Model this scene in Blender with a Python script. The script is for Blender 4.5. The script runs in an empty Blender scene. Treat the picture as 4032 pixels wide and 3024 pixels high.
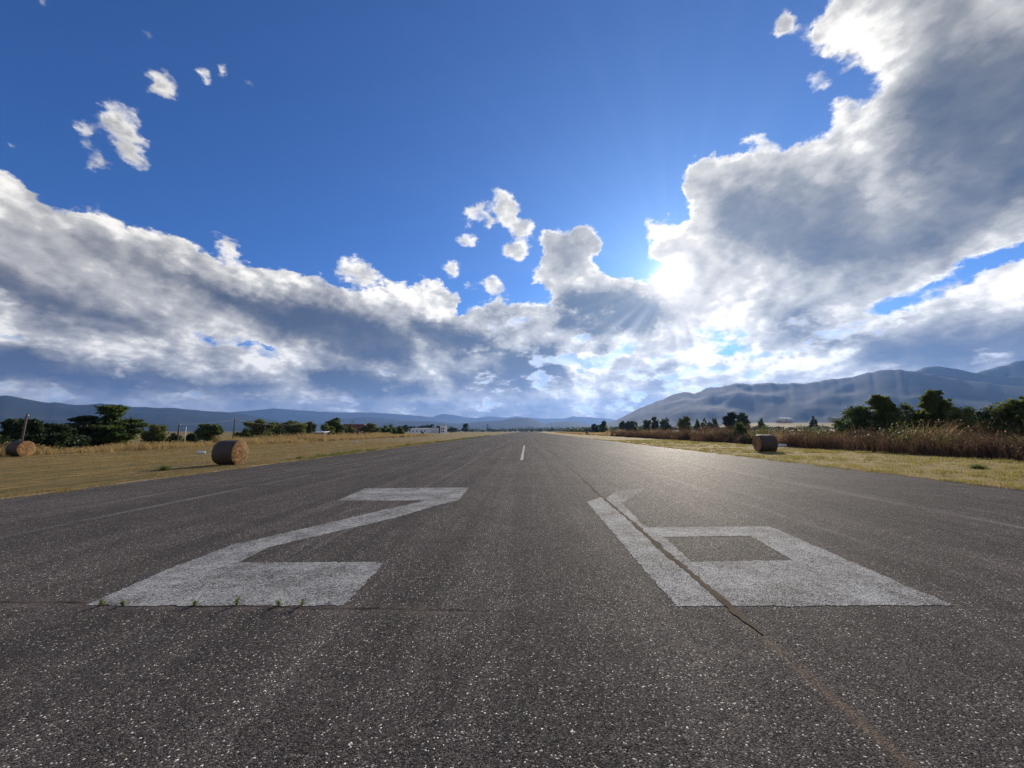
import bpy, math, random
import numpy as np
from mathutils import Vector, Matrix

# ------------------------------------------------------------------ basics
R = math.radians
scene = bpy.context.scene
COL = scene.collection
rng = np.random.default_rng(26)
random.seed(26)

# photo geometry (4032 x 3024): focal length in pixels, camera pose
FOC, CX, CY = 1515.0, 2016.0, 1512.0
PITCH, YAW, CAMH = R(6.96), R(2.2), 1.8
cp, sp, cyw, syw = math.cos(PITCH), math.sin(PITCH), math.cos(YAW), math.sin(YAW)

def ray(px, py):
    x = (px - CX) / FOC; y = (CY - py) / FOC
    f = cp - y * sp; u = sp + y * cp
    d = np.array([x * cyw - f * syw, x * syw + f * cyw, u])
    return d / np.linalg.norm(d)

def azel_to_px(az, el):
    dx = np.sin(az) * np.cos(el); dy = np.cos(az) * np.cos(el); dz = np.sin(el)
    x = dx * cyw + dy * syw; f0 = -dx * syw + dy * cyw
    f = f0 * cp + dz * sp; u = -f0 * sp + dz * cp
    f = np.maximum(f, 0.05)
    return CX + FOC * x / f, CY - FOC * u / f

def sstep(a, b, x):
    t = np.clip((x - a) / (b - a), 0, 1)
    return t * t * (3 - 2 * t)

def gz(x, y=0.0):
    """height of the grass beside the runway"""
    x = np.asarray(x, float)
    return (-0.15 * sstep(-15.0, -23.0, x) + 0.15 * sstep(16.0, 23.0, x)) - 0.012

def ground(px, py):
    d = ray(px, py); z = 0.0
    for _ in range(4):
        t = (z - CAMH) / d[2]
        p = np.array([0, 0, CAMH]) + d * t
        z = float(gz(p[0])) if (p[0] < -14 or p[0] > 15.4) else 0.0
    return np.array([p[0], p[1], z])

def at_y(px, py, Y):
    d = ray(px, py)
    return np.array([0, 0, CAMH]) + d * (Y / d[1])

def at_x(px, py, X):
    d = ray(px, py)
    return np.array([0, 0, CAMH]) + d * (X / d[0])

# ------------------------------------------------------------------ objects
def link(o, parent=None):
    COL.objects.link(o)
    if parent is not None:
        o.parent = parent
    return o

def tag(o, label=None, cat=None, group=None, kind=None):
    if label: o['label'] = label
    if cat: o['category'] = cat
    if group: o['group'] = group
    if kind: o['kind'] = kind
    return o

def empty(name, loc, rz=0.0):
    o = bpy.data.objects.new(name, None)
    o.empty_display_size = 0.3
    o.location = [float(c) for c in loc]; o.rotation_euler = (0, 0, rz)
    return link(o)

class MB:
    def __init__(self):
        self.v = []; self.f = []
    def add(self, vs, fs):
        b = len(self.v); self.v.extend([tuple(map(float, p)) for p in vs])
        self.f.extend([tuple(b + i for i in q) for q in fs]); return self
    def box(self, x0, x1, y0, y1, z0, z1):
        return self.add([(x0,y0,z0),(x1,y0,z0),(x1,y1,z0),(x0,y1,z0),(x0,y0,z1),(x1,y0,z1),(x1,y1,z1),(x0,y1,z1)],
                        [(3,2,1,0),(4,5,6,7),(0,1,5,4),(1,2,6,5),(2,3,7,6),(3,0,4,7)])
    def tube(self, pts, rad, n=8, cap=True):
        pts = [np.array(p, float) for p in pts]; rings = []
        for i, p in enumerate(pts):
            t = pts[min(i+1, len(pts)-1)] - pts[max(i-1, 0)]
            t = t / (np.linalg.norm(t) + 1e-9)
            a = np.array([0, 0, 1.0]) if abs(t[2]) < 0.9 else np.array([1.0, 0, 0])
            u = np.cross(t, a); u /= np.linalg.norm(u); w = np.cross(t, u)
            r = rad[i] if hasattr(rad, '__len__') else rad
            rings.append([p + r * (math.cos(k*2*math.pi/n) * u + math.sin(k*2*math.pi/n) * w) for k in range(n)])
        vs = [q for g in rings for q in g]; fs = []
        for i in range(len(rings)-1):
            for k in range(n):
                fs.append((i*n+k, i*n+(k+1) % n, (i+1)*n+(k+1) % n, (i+1)*n+k))
        if cap:
            fs.append(tuple(range(n-1, -1, -1))); fs.append(tuple((len(rings)-1)*n+k for k in range(n)))
        return self.add(vs, fs)
    def prism(self, poly, z0, z1):
        n = len(poly)
        vs = [(x, y, z0) for x, y in poly] + [(x, y, z1) for x, y in poly]
        fs = [tuple(range(n-1, -1, -1)), tuple(range(n, 2*n))] + [(i, (i+1) % n, n+(i+1) % n, n+i) for i in range(n)]
        return self.add(vs, fs)
    def build(self, name, mat, parent=None, smooth=False):
        me = bpy.data.meshes.new(name); me.from_pydata(self.v, [], self.f); me.update()
        if mat: me.materials.append(mat)
        if smooth: me.polygons.foreach_set('use_smooth', [True]*len(me.polygons))
        return link(bpy.data.objects.new(name, me), parent)

def array_mesh(name, verts, faces, mat, parent=None, smooth=False):
    """verts (N,3), faces (M,k) numpy arrays"""
    verts = np.ascontiguousarray(verts, np.float32); faces = np.ascontiguousarray(faces, np.int32)
    me = bpy.data.meshes.new(name); m, k = faces.shape
    me.vertices.add(len(verts)); me.vertices.foreach_set('co', verts.ravel())
    me.loops.add(m*k); me.loops.foreach_set('vertex_index', faces.ravel())
    me.polygons.add(m); me.polygons.foreach_set('loop_start', np.arange(0, m*k, k, dtype=np.int32))
    if smooth: me.polygons.foreach_set('use_smooth', np.ones(m, bool))
    me.materials.append(mat); me.update(calc_edges=True); me.validate()
    return link(bpy.data.objects.new(name, me), parent)

# ------------------------------------------------------------------ node helper
class N:
    """small wrapper that creates nodes in evaluation order"""
    def __init__(self, tree): self.t = tree; self.n = tree.nodes; self.l = tree.links
    def put(self, sock, v):
        if v is None: return
        if isinstance(v, bpy.types.NodeSocket): self.l.new(v, sock)
        elif hasattr(v, '__len__') and sock.type == 'RGBA' and len(v) == 3: sock.default_value = (*v, 1)
        else: sock.default_value = v
    def m(self, op, a, b=None, c=None, clamp=False):
        n = self.n.new('ShaderNodeMath'); n.operation = op; n.use_clamp = clamp
        for s, v in zip(n.inputs, (a, b, c)): self.put(s, v)
        return n.outputs[0]
    def v(self, op, a, b=None, c=None, out=0):
        n = self.n.new('ShaderNodeVectorMath'); n.operation = op
        if op == 'SCALE':
            self.put(n.inputs[0], a); self.put(n.inputs['Scale'], b)
        else:
            for s, w in zip(n.inputs, (a, b, c)): self.put(s, w)
        return n.outputs['Value'] if op in ('DOT_PRODUCT', 'LENGTH', 'DISTANCE') else n.outputs[0]
    def noise(self, vec, scale, detail=4, rough=0.55, dist=0.0, out=0, dim='3D', lac=2.0):
        n = self.n.new('ShaderNodeTexNoise'); n.noise_dimensions = dim
        if dim == '1D': self.put(n.inputs['W'], vec)
        else: self.put(n.inputs['Vector'], vec)
        n.inputs['Scale'].default_value = scale; n.inputs['Detail'].default_value = detail
        n.inputs['Roughness'].default_value = rough; n.inputs['Distortion'].default_value = dist
        n.inputs['Lacunarity'].default_value = lac
        return n.outputs[out]
    def vor(self, vec, scale, feature='F1', out='Distance', rand=1.0):
        n = self.n.new('ShaderNodeTexVoronoi'); n.feature = feature
        self.put(n.inputs['Vector'], vec); n.inputs['Scale'].default_value = scale
        n.inputs['Randomness'].default_value = rand
        return n if out is None else n.outputs[out]
    def ss(self, x, a, b, lo=0.0, hi=1.0, kind='SMOOTHSTEP'):
        n = self.n.new('ShaderNodeMapRange'); n.interpolation_type = kind
        self.put(n.inputs[0], x)
        for i, w in zip((1, 2, 3, 4), (a, b, lo, hi)): self.put(n.inputs[i], w)
        return n.outputs[0]
    def mix(self, f, a, b, mode='MIX'):
        n = self.n.new('ShaderNodeMix'); n.data_type = 'RGBA'; n.blend_type = mode; n.clamp_factor = True
        self.put(n.inputs[0], f); self.put(n.inputs[6], a); self.put(n.inputs[7], b)
        return n.outputs[2]
    def ramp(self, f, stops, interp='LINEAR'):
        n = self.n.new('ShaderNodeValToRGB'); cr = n.color_ramp; cr.interpolation = interp
        while len(cr.elements) < len(stops): cr.elements.new(0.5)
        for e, (p, c) in zip(cr.elements, stops): e.position = p; e.color = (*c, 1)
        self.put(n.inputs[0], f); return n.outputs[0]
    def sep(self, vec):
        n = self.n.new('ShaderNodeSeparateXYZ'); self.put(n.inputs[0], vec); return n.outputs
    def comb(self, x, y, z):
        n = self.n.new('ShaderNodeCombineXYZ')
        for s, w in zip(n.inputs, (x, y, z)): self.put(s, w)
        return n.outputs[0]
    def pos(self): return self.n.new('ShaderNodeNewGeometry').outputs['Position']
    def obj(self): return self.n.new('ShaderNodeTexCoord').outputs['Object']
    def island(self): return self.n.new('ShaderNodeNewGeometry').outputs['Random Per Island']
    def bump(self, h, strength=0.5, dist=0.02, normal=None):
        n = self.n.new('ShaderNodeBump'); n.inputs['Strength'].default_value = strength
        n.inputs['Distance'].default_value = dist; self.put(n.inputs['Height'], h)
        if normal is not None: self.put(n.inputs['Normal'], normal)
        return n.outputs[0]

def material(name):
    m = bpy.data.materials.new(name); m.use_nodes = True
    b = m.node_tree.nodes['Principled BSDF']
    return m, N(m.node_tree), b

def simple(name, col, rough=0.7, var=0.25, scale=6.0, spec=0.3, bump=0.0, metal=0.0):
    m, k, b = material(name)
    p = k.obj(); f = k.noise(p, scale, 5, 0.6)
    c = k.mix(f, [x*(1-var) for x in col], [min(1, x*(1+var)) for x in col])
    k.put(b.inputs['Base Color'], c); b.inputs['Roughness'].default_value = rough
    b.inputs['Specular IOR Level'].default_value = spec; b.inputs['Metallic'].default_value = metal
    if bump: k.put(b.inputs['Normal'], k.bump(k.noise(p, scale*6, 4), bump, 0.02))
    return m

def leaf_mat(name, dark, light, trans=0.35, tcol=None, rough=0.6, spec=0.25):
    m, k, b = material(name)
    i = k.island()
    c = k.ramp(i, [(0.0, dark), (0.6, [0.5*(a+q) for a, q in zip(dark, light)]), (1.0, light)])
    k.put(b.inputs['Base Color'], c); b.inputs['Roughness'].default_value = rough
    b.inputs['Specular IOR Level'].default_value = spec
    t = k.n.new('ShaderNodeBsdfTranslucent')
    tc = k.mix(0.5, c, tcol or light); k.put(t.inputs[0], tc)
    mx = k.n.new('ShaderNodeMixShader'); mx.inputs[0].default_value = trans
    k.l.new(b.outputs[0], mx.inputs[1]); k.l.new(t.outputs[0], mx.inputs[2])
    k.l.new(mx.outputs[0], k.n['Material Output'].inputs['Surface'])
    return m

# ------------------------------------------------------------------ camera, sun
SUN = ray(2645, 1095)
SUN_EL = math.asin(SUN[2]); SUN_AZ = math.atan2(SUN[0], SUN[1])

cam = bpy.data.cameras.new('camera'); cam_o = link(bpy.data.objects.new('camera', cam))
cam.sensor_fit = 'HORIZONTAL'; cam.sensor_width = 36.0; cam.lens = 36.0 * FOC / 4032
cam.clip_start = 0.05; cam.clip_end = 60000
cam_o.location = (0, 0, CAMH); cam_o.rotation_euler = (R(90) + PITCH, 0, YAW)
scene.camera = cam_o

sun = bpy.data.lights.new('sun', 'SUN'); sun.energy = 5.0; sun.angle = R(0.6); sun.color = (1.0, 0.90, 0.76)
sun_o = link(bpy.data.objects.new('sun', sun))
sun_o.rotation_euler = Vector(SUN).to_track_quat('Z', 'Y').to_euler()

scene.view_settings.view_transform = 'Standard'; scene.view_settings.look = 'None'
scene.view_settings.exposure = 0.3; scene.view_settings.gamma = 1.0
scene.view_settings.use_curve_mapping = False
scene.render.engine = 'CYCLES'
cy = scene.cycles
cy.max_bounces = 5; cy.diffuse_bounces = 2; cy.glossy_bounces = 2; cy.transmission_bounces = 3
cy.transparent_max_bounces = 6; cy.volume_bounces = 0; cy.caustics_reflective = False; cy.caustics_refractive = False
cy.use_denoising = True; cy.denoiser = 'OPENIMAGEDENOISE'; cy.denoising_input_passes = 'RGB_ALBEDO_NORMAL'; cy.denoising_prefilter = 'NONE'
cy.use_adaptive_sampling = False
cy.sample_clamp_indirect = 3.0


def fbm2(shape, seed, octs):
    """smooth value noise on a grid; octs = [(cells_u, cells_v, amp)]"""
    r = np.random.default_rng(seed); n, m = shape; out = np.zeros(shape)
    for cu, cv, am in octs:
        g = r.normal(0, 1, (cv + 2, cu + 2)); u = np.linspace(0, cu, m); v = np.linspace(0, cv, n)
        iu = np.minimum(u.astype(int), cu); iv = np.minimum(v.astype(int), cv)
        fu = u - iu; fv = v - iv; fu = fu*fu*(3-2*fu); fv = fv*fv*(3-2*fv)
        a = g[iv][:, iu] * (1-fu) + g[iv][:, iu+1] * fu; c = g[iv+1][:, iu] * (1-fu) + g[iv+1][:, iu+1] * fu
        out += am * (a * (1-fv)[:, None] + c * fv[:, None])
    return out

# ------------------------------------------------------------------ sky: blue from the Sky Texture, clouds by direction
# cloud cover and cloud brightness as a table of azimuth/elevation, read by curve nodes; authored in
# sketch units (photo width 2212) and converted to directions
SK = 4032 / 2212.0
COVER = [  # (value, softness in degrees, outline)
 (1.0, .5, [(-40,360),(0,380),(40,400),(90,440),(140,465),(200,465),(260,475),(320,490),(370,515),(420,540),(480,572),(540,582),(600,592),(660,602),(705,608),(720,628),(742,630),(800,632),(830,615),(850,610),(880,622),(905,608),(940,612),(970,630),(992,650),(992,670),(972,685),(990,692),(1012,690),(1030,670),(1052,660),(1075,642),(1100,650),(1150,655),(1170,642),(1190,648),(1205,632),(1185,615),(1150,598),(1165,570),(1170,540),(1165,515),(1180,495),(1203,487),(1222,494),(1240,498),(1258,489),(1272,488),(1285,508),(1295,525),(1285,545),(1275,560),(1282,580),(1300,590),(1325,608),(1360,603),(1385,613),(1410,606),(1400,585),(1396,550),(1418,515),(1450,500),(1478,485),(1486,465),(1480,430),(1480,390),(1500,355),(1530,340),(1560,335),(1592,342),(1630,330),(1690,328),(1720,312),(1740,295),(1775,292),(1800,275),(1775,240),(1800,225),(1830,215),(1880,212),(1900,190),(1885,165),(1860,135),(1800,120),(1745,112),(1735,95),(1750,70),(1775,55),(1772,30),(1800,10),(1840,-30),(2400,-30),(2400,1000),(-40,1000)]),
]
PUFF = [  # (value, x, y, rx, ry, tilt degrees) small clouds
 (.85,348,187,24,22,0),(.78,188,284,24,40,-55),(.85,245,255,30,32,0),(.85,272,295,24,62,-35),(.8,208,352,18,34,-52),(.74,300,258,18,10,20),(.66,75,8,26,14,-30),
 (.85,1022,460,28,16,-25),(.8,1055,475,14,22,0),(.74,1004,515,24,8,-15),(.98,1105,465,22,48,-24),(.95,1130,492,28,22,-20),(.95,1115,540,24,17,10),(.8,980,590,16,18,-40),(.9,1062,615,18,22,-40),(.78,1015,622,14,8,0),
 (.9,1692,62,28,26,0),(.8,1700,22,14,22,30),(.72,1770,172,26,20,20),(.66,1625,295,30,16,0),(.9,1415,492,28,20,35),(.75,1440,470,16,10,20),
 (.8,495,530,22,40,-40),(.62,612,570,8,9,0),(.95,780,592,32,30,0),(.6,740,580,20,16,30),(.64,40,318,24,9,-25),(.6,440,162,10,18,-30),(.62,490,152,24,9,0),(.62,555,178,12,14,-30),(.62,385,258,20,8,-35),(.62,620,203,8,10,0),(.66,608,225,10,7,0),(.7,655,246,13,7,-15),(.45,330,52,40,14,-25),
 (.9,2085,575,26,6,0),(.85,1860,95,60,60,0),(.6,1660,310,30,14,0)]
HOLES = [(.95,.5,[(365,690),(388,702),(425,716),(470,730),(525,733),(575,738),(612,752),(596,760),(560,752),(510,746),(478,742),(440,735),(395,712)]),
 (.8,.4,[(645,785),(668,785),(666,805),(648,808)]),(.45,.5,[(108,540),(150,545),(160,562),(120,560)]),(.6,.6,[(-40,620),(8,622),(14,650),(-40,660)]),
 (.8,.7,[(40,832),(120,845),(170,856),(120,862),(60,852)]),
 (1.0,.5,[(2400,470),(2212,512),(2150,536),(2080,570),(2025,602),(1965,625),(1925,640),(1900,650),(1895,672),(1925,685),(1985,655),(2040,645),(2075,612),(2130,585),(2212,566),(2400,550)]),
 (.7,.5,[(1985,668),(2030,650),(2045,640),(2050,655),(2010,680)]),
 (.42,.6,[(1498,695),(1530,708),(1570,722),(1600,715),(1612,730),(1590,750),(1545,738),(1510,722)]),(.6,.6,[(1690,598),(1720,606),(1755,612),(1740,625),(1705,615)]),
 (.75,.5,[(1395,560),(1440,555),(1490,560),(1495,590),(1450,600),(1405,600)]),
 (.5,.8,[(1680,240),(1760,232),(1800,262),(1790,285),(1760,292)]),(.5,.8,[(1850,150),(1895,150),(1915,190),(1880,205)]),(.45,.8,[(1835,285),(1885,292),(1890,312),(1850,312)]),(.4,.8,[(1250,815),(1275,812),(1280,830),(1255,832)]),
 (.34,2.0,[(1000,655),(1200,640),(1440,690),(1900,640),(1950,700),(1850,780),(1500,840),(1250,840),(1000,770)]),
 (.33,1.5,[(1740,90),(1900,90),(1960,240),(1830,330),(1700,310)]),
 (.4,1.,[(1420,690),(1480,700),(1500,730),(1440,720)])]
SHADE = [  # (brightness, softness, outline) over a base of .72
 (.95,1.2,[(-40,380),(90,445),(280,478),(480,575),(720,612),(900,610),(990,650),(985,700),(900,668),(760,640),(600,628),(470,600),(350,545),(200,505),(-40,455)]),
 (.62,1.6,[(-40,440),(120,490),(300,545),(260,585),(100,560),(-40,520)]),
 (.26,1.4,[(120,490),(260,535),(360,565),(440,600),(540,632),(660,650),(790,680),(880,715),(905,770),(870,800),(770,782),(680,756),(600,728),(520,680),(430,632),(330,590),(230,545)]),
 (.33,1.4,[(-40,560),(60,590),(150,625),(240,665),(320,685),(345,712),(290,735),(200,722),(100,676),(-40,625)]),
 (.86,1.2,[(-40,650),(100,700),(230,735),(350,740),(440,752),(470,785),(420,812),(300,800),(150,770),(-40,715)]),
 (.26,1.2,[(-40,745),(80,755),(190,795),(330,806),(450,815),(600,828),(640,842),(520,858),(300,850),(100,832),(-40,815)]),
 (.9,1.,[(500,758),(620,765),(655,790),(640,815),(560,812),(490,800)]),
 (.2,1.,[(650,800),(760,800),(880,826),(945,842),(900,860),(790,855),(690,838)]),
 (.92,1.,[(830,620),(905,610),(985,650),(970,690),(900,680),(840,650)]),
 (.25,1.2,[(880,680),(990,705),(1080,722),(1075,765),(1000,775),(940,750),(890,725)]),
 (.45,1.,[(1040,672),(1130,668),(1160,700),(1100,730),(1040,705)]),
 (.25,1.,[(1195,665),(1235,630),(1290,622),(1380,632),(1430,640),(1445,680),(1420,715),(1350,722),(1270,735),(1205,715)]),
 (.2,1.2,[(1060,762),(1190,735),(1330,748),(1330,800),(1250,836),(1130,806)]),
 (.5,1.,[(1185,530),(1255,520),(1270,560),(1225,605),(1180,580)]),
 (.3,1.2,[(960,795),(1120,790),(1200,830),(1110,856),(985,845)]),
 (1.,1.,[(1205,750),(1275,745),(1330,800),(1290,830),(1230,820)]),
 (.66,1.4,[(1400,540),(1490,350),(1560,340),(1560,400),(1520,470),(1560,560),(1700,600),(1650,650),(1560,690),(1460,640)]),
 (.36,1.6,[(1520,430),(1600,395),(1700,400),(1830,385),(1905,420),(1905,505),(1850,565),(1790,590),(1700,555),(1600,540),(1540,500)]),
 (.36,2.2,[(1960,170),(2050,90),(2240,20),(2300,430),(2110,500),(2000,565),(1940,592),(1850,575),(1905,490),(1975,400),(1940,280)]),
 (.95,1.5,[(1750,40),(1850,10),(1960,0),(1930,110),(1900,230),(1850,330),(1760,340),(1640,345),(1800,280),(1840,220)]),
 (.8,1.2,[(2212,440),(2300,480),(2120,560),(2010,610),(1900,640),(1960,600),(2090,540)]),
 (.35,1.2,[(1640,660),(1760,675),(1850,712),(1872,742),(1780,765),(1690,722)]),
 (.92,1.,[(2060,615),(2150,590),(2300,570),(2300,640),(2150,650),(2060,680)]),
 (.32,1.6,[(1900,735),(2050,700),(2300,680),(2300,800),(2000,790),(1850,795),(1790,802)]),
 (.95,1.2,[(1480,760),(1600,745),(1750,770),(1840,740),(1830,790),(1600,830),(1450,820)]),
 (.4,1.,[(1380,790),(1470,796),(1480,835),(1390,838)]),
 (.46,1.2,[(380,866),(800,868),(1300,862),(1420,850),(1380,905),(900,905),(300,890)]),
]

AZ0, DEG = R(63), math.pi / 180
ROW0, NROW, NCOL = -1.5, 56, 127          # one row per degree of elevation
def inside(poly, x, y):
    r = np.zeros(x.shape, bool); j = len(poly) - 1
    for i in range(len(poly)):
        xi, yi = poly[i]; xj, yj = poly[j]
        c = ((yi > y) != (yj > y)) & (x < (xj - xi) * (y - yi) / ((yj - yi) + 1e-9) + xi)
        r ^= c; j = i
    return r
SUBS = 3
az = np.linspace(-AZ0, AZ0, (NCOL - 1) * SUBS + 1); el = (ROW0 + np.arange(NROW * SUBS) / SUBS) * DEG
AZ, EL = np.meshgrid(az, el)
PX, PY = azel_to_px(AZ, EL); PX = np.clip(PX / SK, -20, 2232); PY = np.clip(PY / SK, -20, 1000)
def blur(a, sig):
    sig = sig * SUBS
    k = np.exp(-0.5 * (np.arange(-9, 10) / sig) ** 2); k /= k.sum()
    for ax in (0, 1):
        p = np.pad(a, [(9, 9) if i == ax else (0, 0) for i in (0, 1)], 'edge')
        a = sum(w * (p[i:i + a.shape[0]] if ax == 0 else p[:, i:i + a.shape[1]]) for i, w in enumerate(k))
    return a
cover = np.zeros_like(PX)
for val, soft, poly in COVER: cover = np.maximum(cover, val * blur(inside(poly, PX, PY).astype(float), soft))
for val, x, y, rx, ry, ti in PUFF:
    c, s = math.cos(R(ti)), math.sin(R(ti))
    u = ((PX - x) * c + (PY - y) * s) / rx; w = (-(PX - x) * s + (PY - y) * c) / ry
    cover = np.maximum(cover, (val * .88) * np.exp(-0.62 * (u * u + w * w) ** 1.1))
for val, soft, poly in HOLES: cover *= 1 - val * blur(inside(poly, PX, PY).astype(float), soft)
shade = np.full_like(PX, .70)
for val, soft, poly in SHADE:
    w = blur(inside(poly, PX, PY).astype(float), soft * .55); shade = shade * (1 - w) + val * w
cover = blur(cover, .25)[::SUBS, ::SUBS]; shade = blur(shade, .3)[::SUBS, ::SUBS]

def thin(xs, ys, tol=0.012):
    """drop table points that a straight line already gives"""
    keep = [0, len(xs) - 1]; stack = [(0, len(xs) - 1)]
    while stack:
        a, b = stack.pop()
        if b - a < 2: continue
        e = np.abs(ys[a:b+1] - np.interp(xs[a:b+1], [xs[a], xs[b]], [ys[a], ys[b]])); i = int(e.argmax()) + a
        if e.max() > tol: keep.append(i); stack += [(a, i), (i, b)]
    keep = sorted(set(keep)); return xs[keep], ys[keep]

world = bpy.data.worlds.new("World"); scene.world = world; world.use_nodes = True
wt = world.node_tree; k = N(wt)
for n in list(wt.nodes): wt.nodes.remove(n)
D = k.v('NORMALIZE', k.n.new('ShaderNodeTexCoord').outputs['Generated'])
dx, dy, dz = k.sep(D)
P = k.comb(dx, dy, k.m('MULTIPLY', dz, 1.5))
w1 = k.v('SUBTRACT', k.noise(P, 11, 5, 0.62, out=1), (.5, .5, .5))
w2 = k.v('SUBTRACT', k.noise(P, 48, 4, 0.6, out=1), (.5, .5, .5))
wv = k.v('ADD', k.v('SCALE', w1, 0.060), k.v('SCALE', w2, 0.030))
Dw = k.v('NORMALIZE', k.v('ADD', D, wv))
wx, wy, wz = k.sep(Dw)
U = k.m('DIVIDE', k.m('ARCTAN2', wx, wy), float(AZ0))
V = k.m('SUBTRACT', k.m('DIVIDE', k.m('ARCSINE', wz), DEG), ROW0)
V = k.m('MINIMUM', k.m('MAXIMUM', V, 0.0), NROW - 1.001)
uv = k.comb(U, U, U)
acc = None
us = np.linspace(-1, 1, NCOL)
for i in range(NROW):
    n = k.n.new('ShaderNodeVectorCurve'); mp = n.mapping; mp.use_clip = False
    for ci, arr in ((0, cover[i]), (1, shade[i])):
        xs, ys = thin(us, arr); cv = mp.curves[ci]
        cv.points[0].location = (xs[0], ys[0]); cv.points[1].location = (xs[-1], ys[-1])
        for a, b in zip(xs[1:-1], ys[1:-1]): cv.points.new(float(a), float(b))
        for q in cv.points: q.handle_type = 'VECTOR'
    mp.extend = 'HORIZONTAL'; mp.update()
    k.put(n.inputs['Vector'], uv)
    w = k.m('MAXIMUM', k.m('SUBTRACT', 1.0, k.m('ABSOLUTE', k.m('SUBTRACT', V, float(i)))), 0.0)
    acc = k.v('SCALE', n.outputs[0], w) if acc is None else k.v('ADD', acc, k.v('SCALE', n.outputs[0], w))
cov, shd, _ = k.sep(acc)
# behind the viewer: scattered cloud of no particular layout
back = k.ss(k.m('ABSOLUTE', U), 0.98, 1.25)
lowband = k.ss(dz, 0.1, 0.45, 0.75, 0.25)
cov = k.m('ADD', k.m('MULTIPLY', cov, k.m('SUBTRACT', 1.0, back)), k.m('MULTIPLY', lowband, back))
shd = k.m('ADD', k.m('MULTIPLY', shd, k.m('SUBTRACT', 1.0, back)), k.m('MULTIPLY', 0.85, back))
# cloud texture: soft noise plus puffy cells, sampled twice so that the side towards the sun is brighter
def puffs(vec, det):
    n = k.n.new('ShaderNodeTexVoronoi'); n.feature = 'F1'; k.put(n.inputs['Vector'], vec)
    n.inputs['Scale'].default_value = 12; n.inputs['Detail'].default_value = det; n.inputs['Roughness'].default_value = .55
    n.inputs['Lacunarity'].default_value = 2.3; n.normalize = True
    return n.outputs['Distance']
Q = k.v('SCALE', k.v('ADD', P, k.v('SCALE', w1, 0.010)), k.m('SUBTRACT', 1.15, k.m('MULTIPLY', dz, 0.75)))
Sv = (float(SUN[0]), float(SUN[1]), float(SUN[2]))
tos = k.v('SCALE', k.v('NORMALIZE', k.v('SUBTRACT', Sv, D)), 0.014)
f1 = k.m('ADD', k.m('MULTIPLY', k.noise(Q, 19, 6, 0.54), 0.62), k.m('MULTIPLY', k.m('SUBTRACT', 0.95, puffs(Q, 2.0)), 0.55))
Q2 = k.v('ADD', Q, tos)
f2 = k.m('ADD', k.m('MULTIPLY', k.noise(Q2, 19, 5, 0.52), 0.62), k.m('MULTIPLY', k.m('SUBTRACT', 0.95, puffs(Q2, 1.0)), 0.55))
low = k.ss(dz, 0.30, 0.10)
lumps = k.noise(k.v('MULTIPLY', Q, (1, 1, 1.7)), 12.5, 6, 0.55)
lumpy = k.m('MULTIPLY', k.m('SUBTRACT', lumps, 0.56), k.m('MULTIPLY', low, k.ss(cov, 0.3, 0.6, 0.0, 2.3)))
dens = k.m('ADD', k.m('ADD', cov, lumpy), k.m('ADD', k.m('MULTIPLY', k.m('SUBTRACT', f1, 0.62), 1.3), k.m('MULTIPLY', k.m('SUBTRACT', k.noise(P, 70, 3, 0.6), 0.5), 0.28)))
dens = k.m('MAXIMUM', dens, k.m('MULTIPLY', k.ss(cov, 0.45, 0.7), k.m('ADD', 0.42, k.m('MULTIPLY', f1, 0.16))))
alpha = k.ss(dens, 0.32, 0.66)
thick = k.ss(dens, 0.47, 0.82)
relief = k.m('MULTIPLY', k.m('SUBTRACT', f1, f2), k.m('SUBTRACT', k.m('ADD', 0.70, k.m('MULTIPLY', shd, 1.35)), k.m('MULTIPLY', thick, 0.40)))
lown = k.m('MULTIPLY', k.m('SUBTRACT', 0.52, lumps), k.m('MULTIPLY', low, 0.9))
big = k.m('MULTIPLY', k.m('SUBTRACT', k.noise(Q, 8.0, 5, 0.52), 0.5), 1.05)
inner = k.m('ADD', k.m('MINIMUM', k.m('MULTIPLY', k.m('SUBTRACT', shd, 0.5), 2.1), k.m('MULTIPLY', k.m('SUBTRACT', shd, 0.5), 1.2)), k.m('ADD', k.m('ADD', 0.46, lown), big))
bright = k.m('ADD', k.m('ADD', 0.92, k.m('MULTIPLY', k.m('SUBTRACT', inner, 0.92), thick)), relief, clamp=True)
ccol = k.ramp(bright, [(0.0, (.058,.078,.125)), (.22, (.140,.150,.175)), (.48, (.32,.318,.318)), (.75, (.62,.605,.575)), (1.0, (1.24,1.19,1.09))])
# brightness towards the sun (forward scattering in air and cloud)
cosd = k.v('DOT_PRODUCT', D, Sv)
ang = k.m('DIVIDE', k.m('ARCCOSINE', k.m('MINIMUM', cosd, 0.999999)), DEG)
g1 = k.m('EXPONENT', k.m('DIVIDE', ang, -9.0))
g0 = k.m('EXPONENT', k.m('DIVIDE', ang, -32.0))
ccol = k.v('SCALE', ccol, k.m('ADD', k.m('ADD', 0.72, k.m('MULTIPLY', g0, 0.16)), k.m('MULTIPLY', g1, 0.02)))
sky = k.n.new('ShaderNodeTexSky'); sky.sky_type = 'NISHITA'; sky.sun_disc = False
sky.sun_elevation = SUN_EL; sky.sun_rotation = SUN_AZ; sky.altitude = 600; sky.air_density = 1.0; sky.dust_density = 0.4; sky.ozone_density = 3.0
SKYS = 0.063
blue = k.v('MULTIPLY', k.v('SCALE', sky.outputs[0], SKYS), (0.33, 0.81, 1.52))
ccol = k.v('MULTIPLY', ccol, k.mix(g1, (1.0, 1.0, 1.0), (1.10, .97, .82)))
full = k.mix(alpha, blue, ccol)
core = k.m('DIVIDE', 1.0, k.m('ADD', 1.0, k.m('POWER', k.m('DIVIDE', ang, 0.75), 2.7)))
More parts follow.
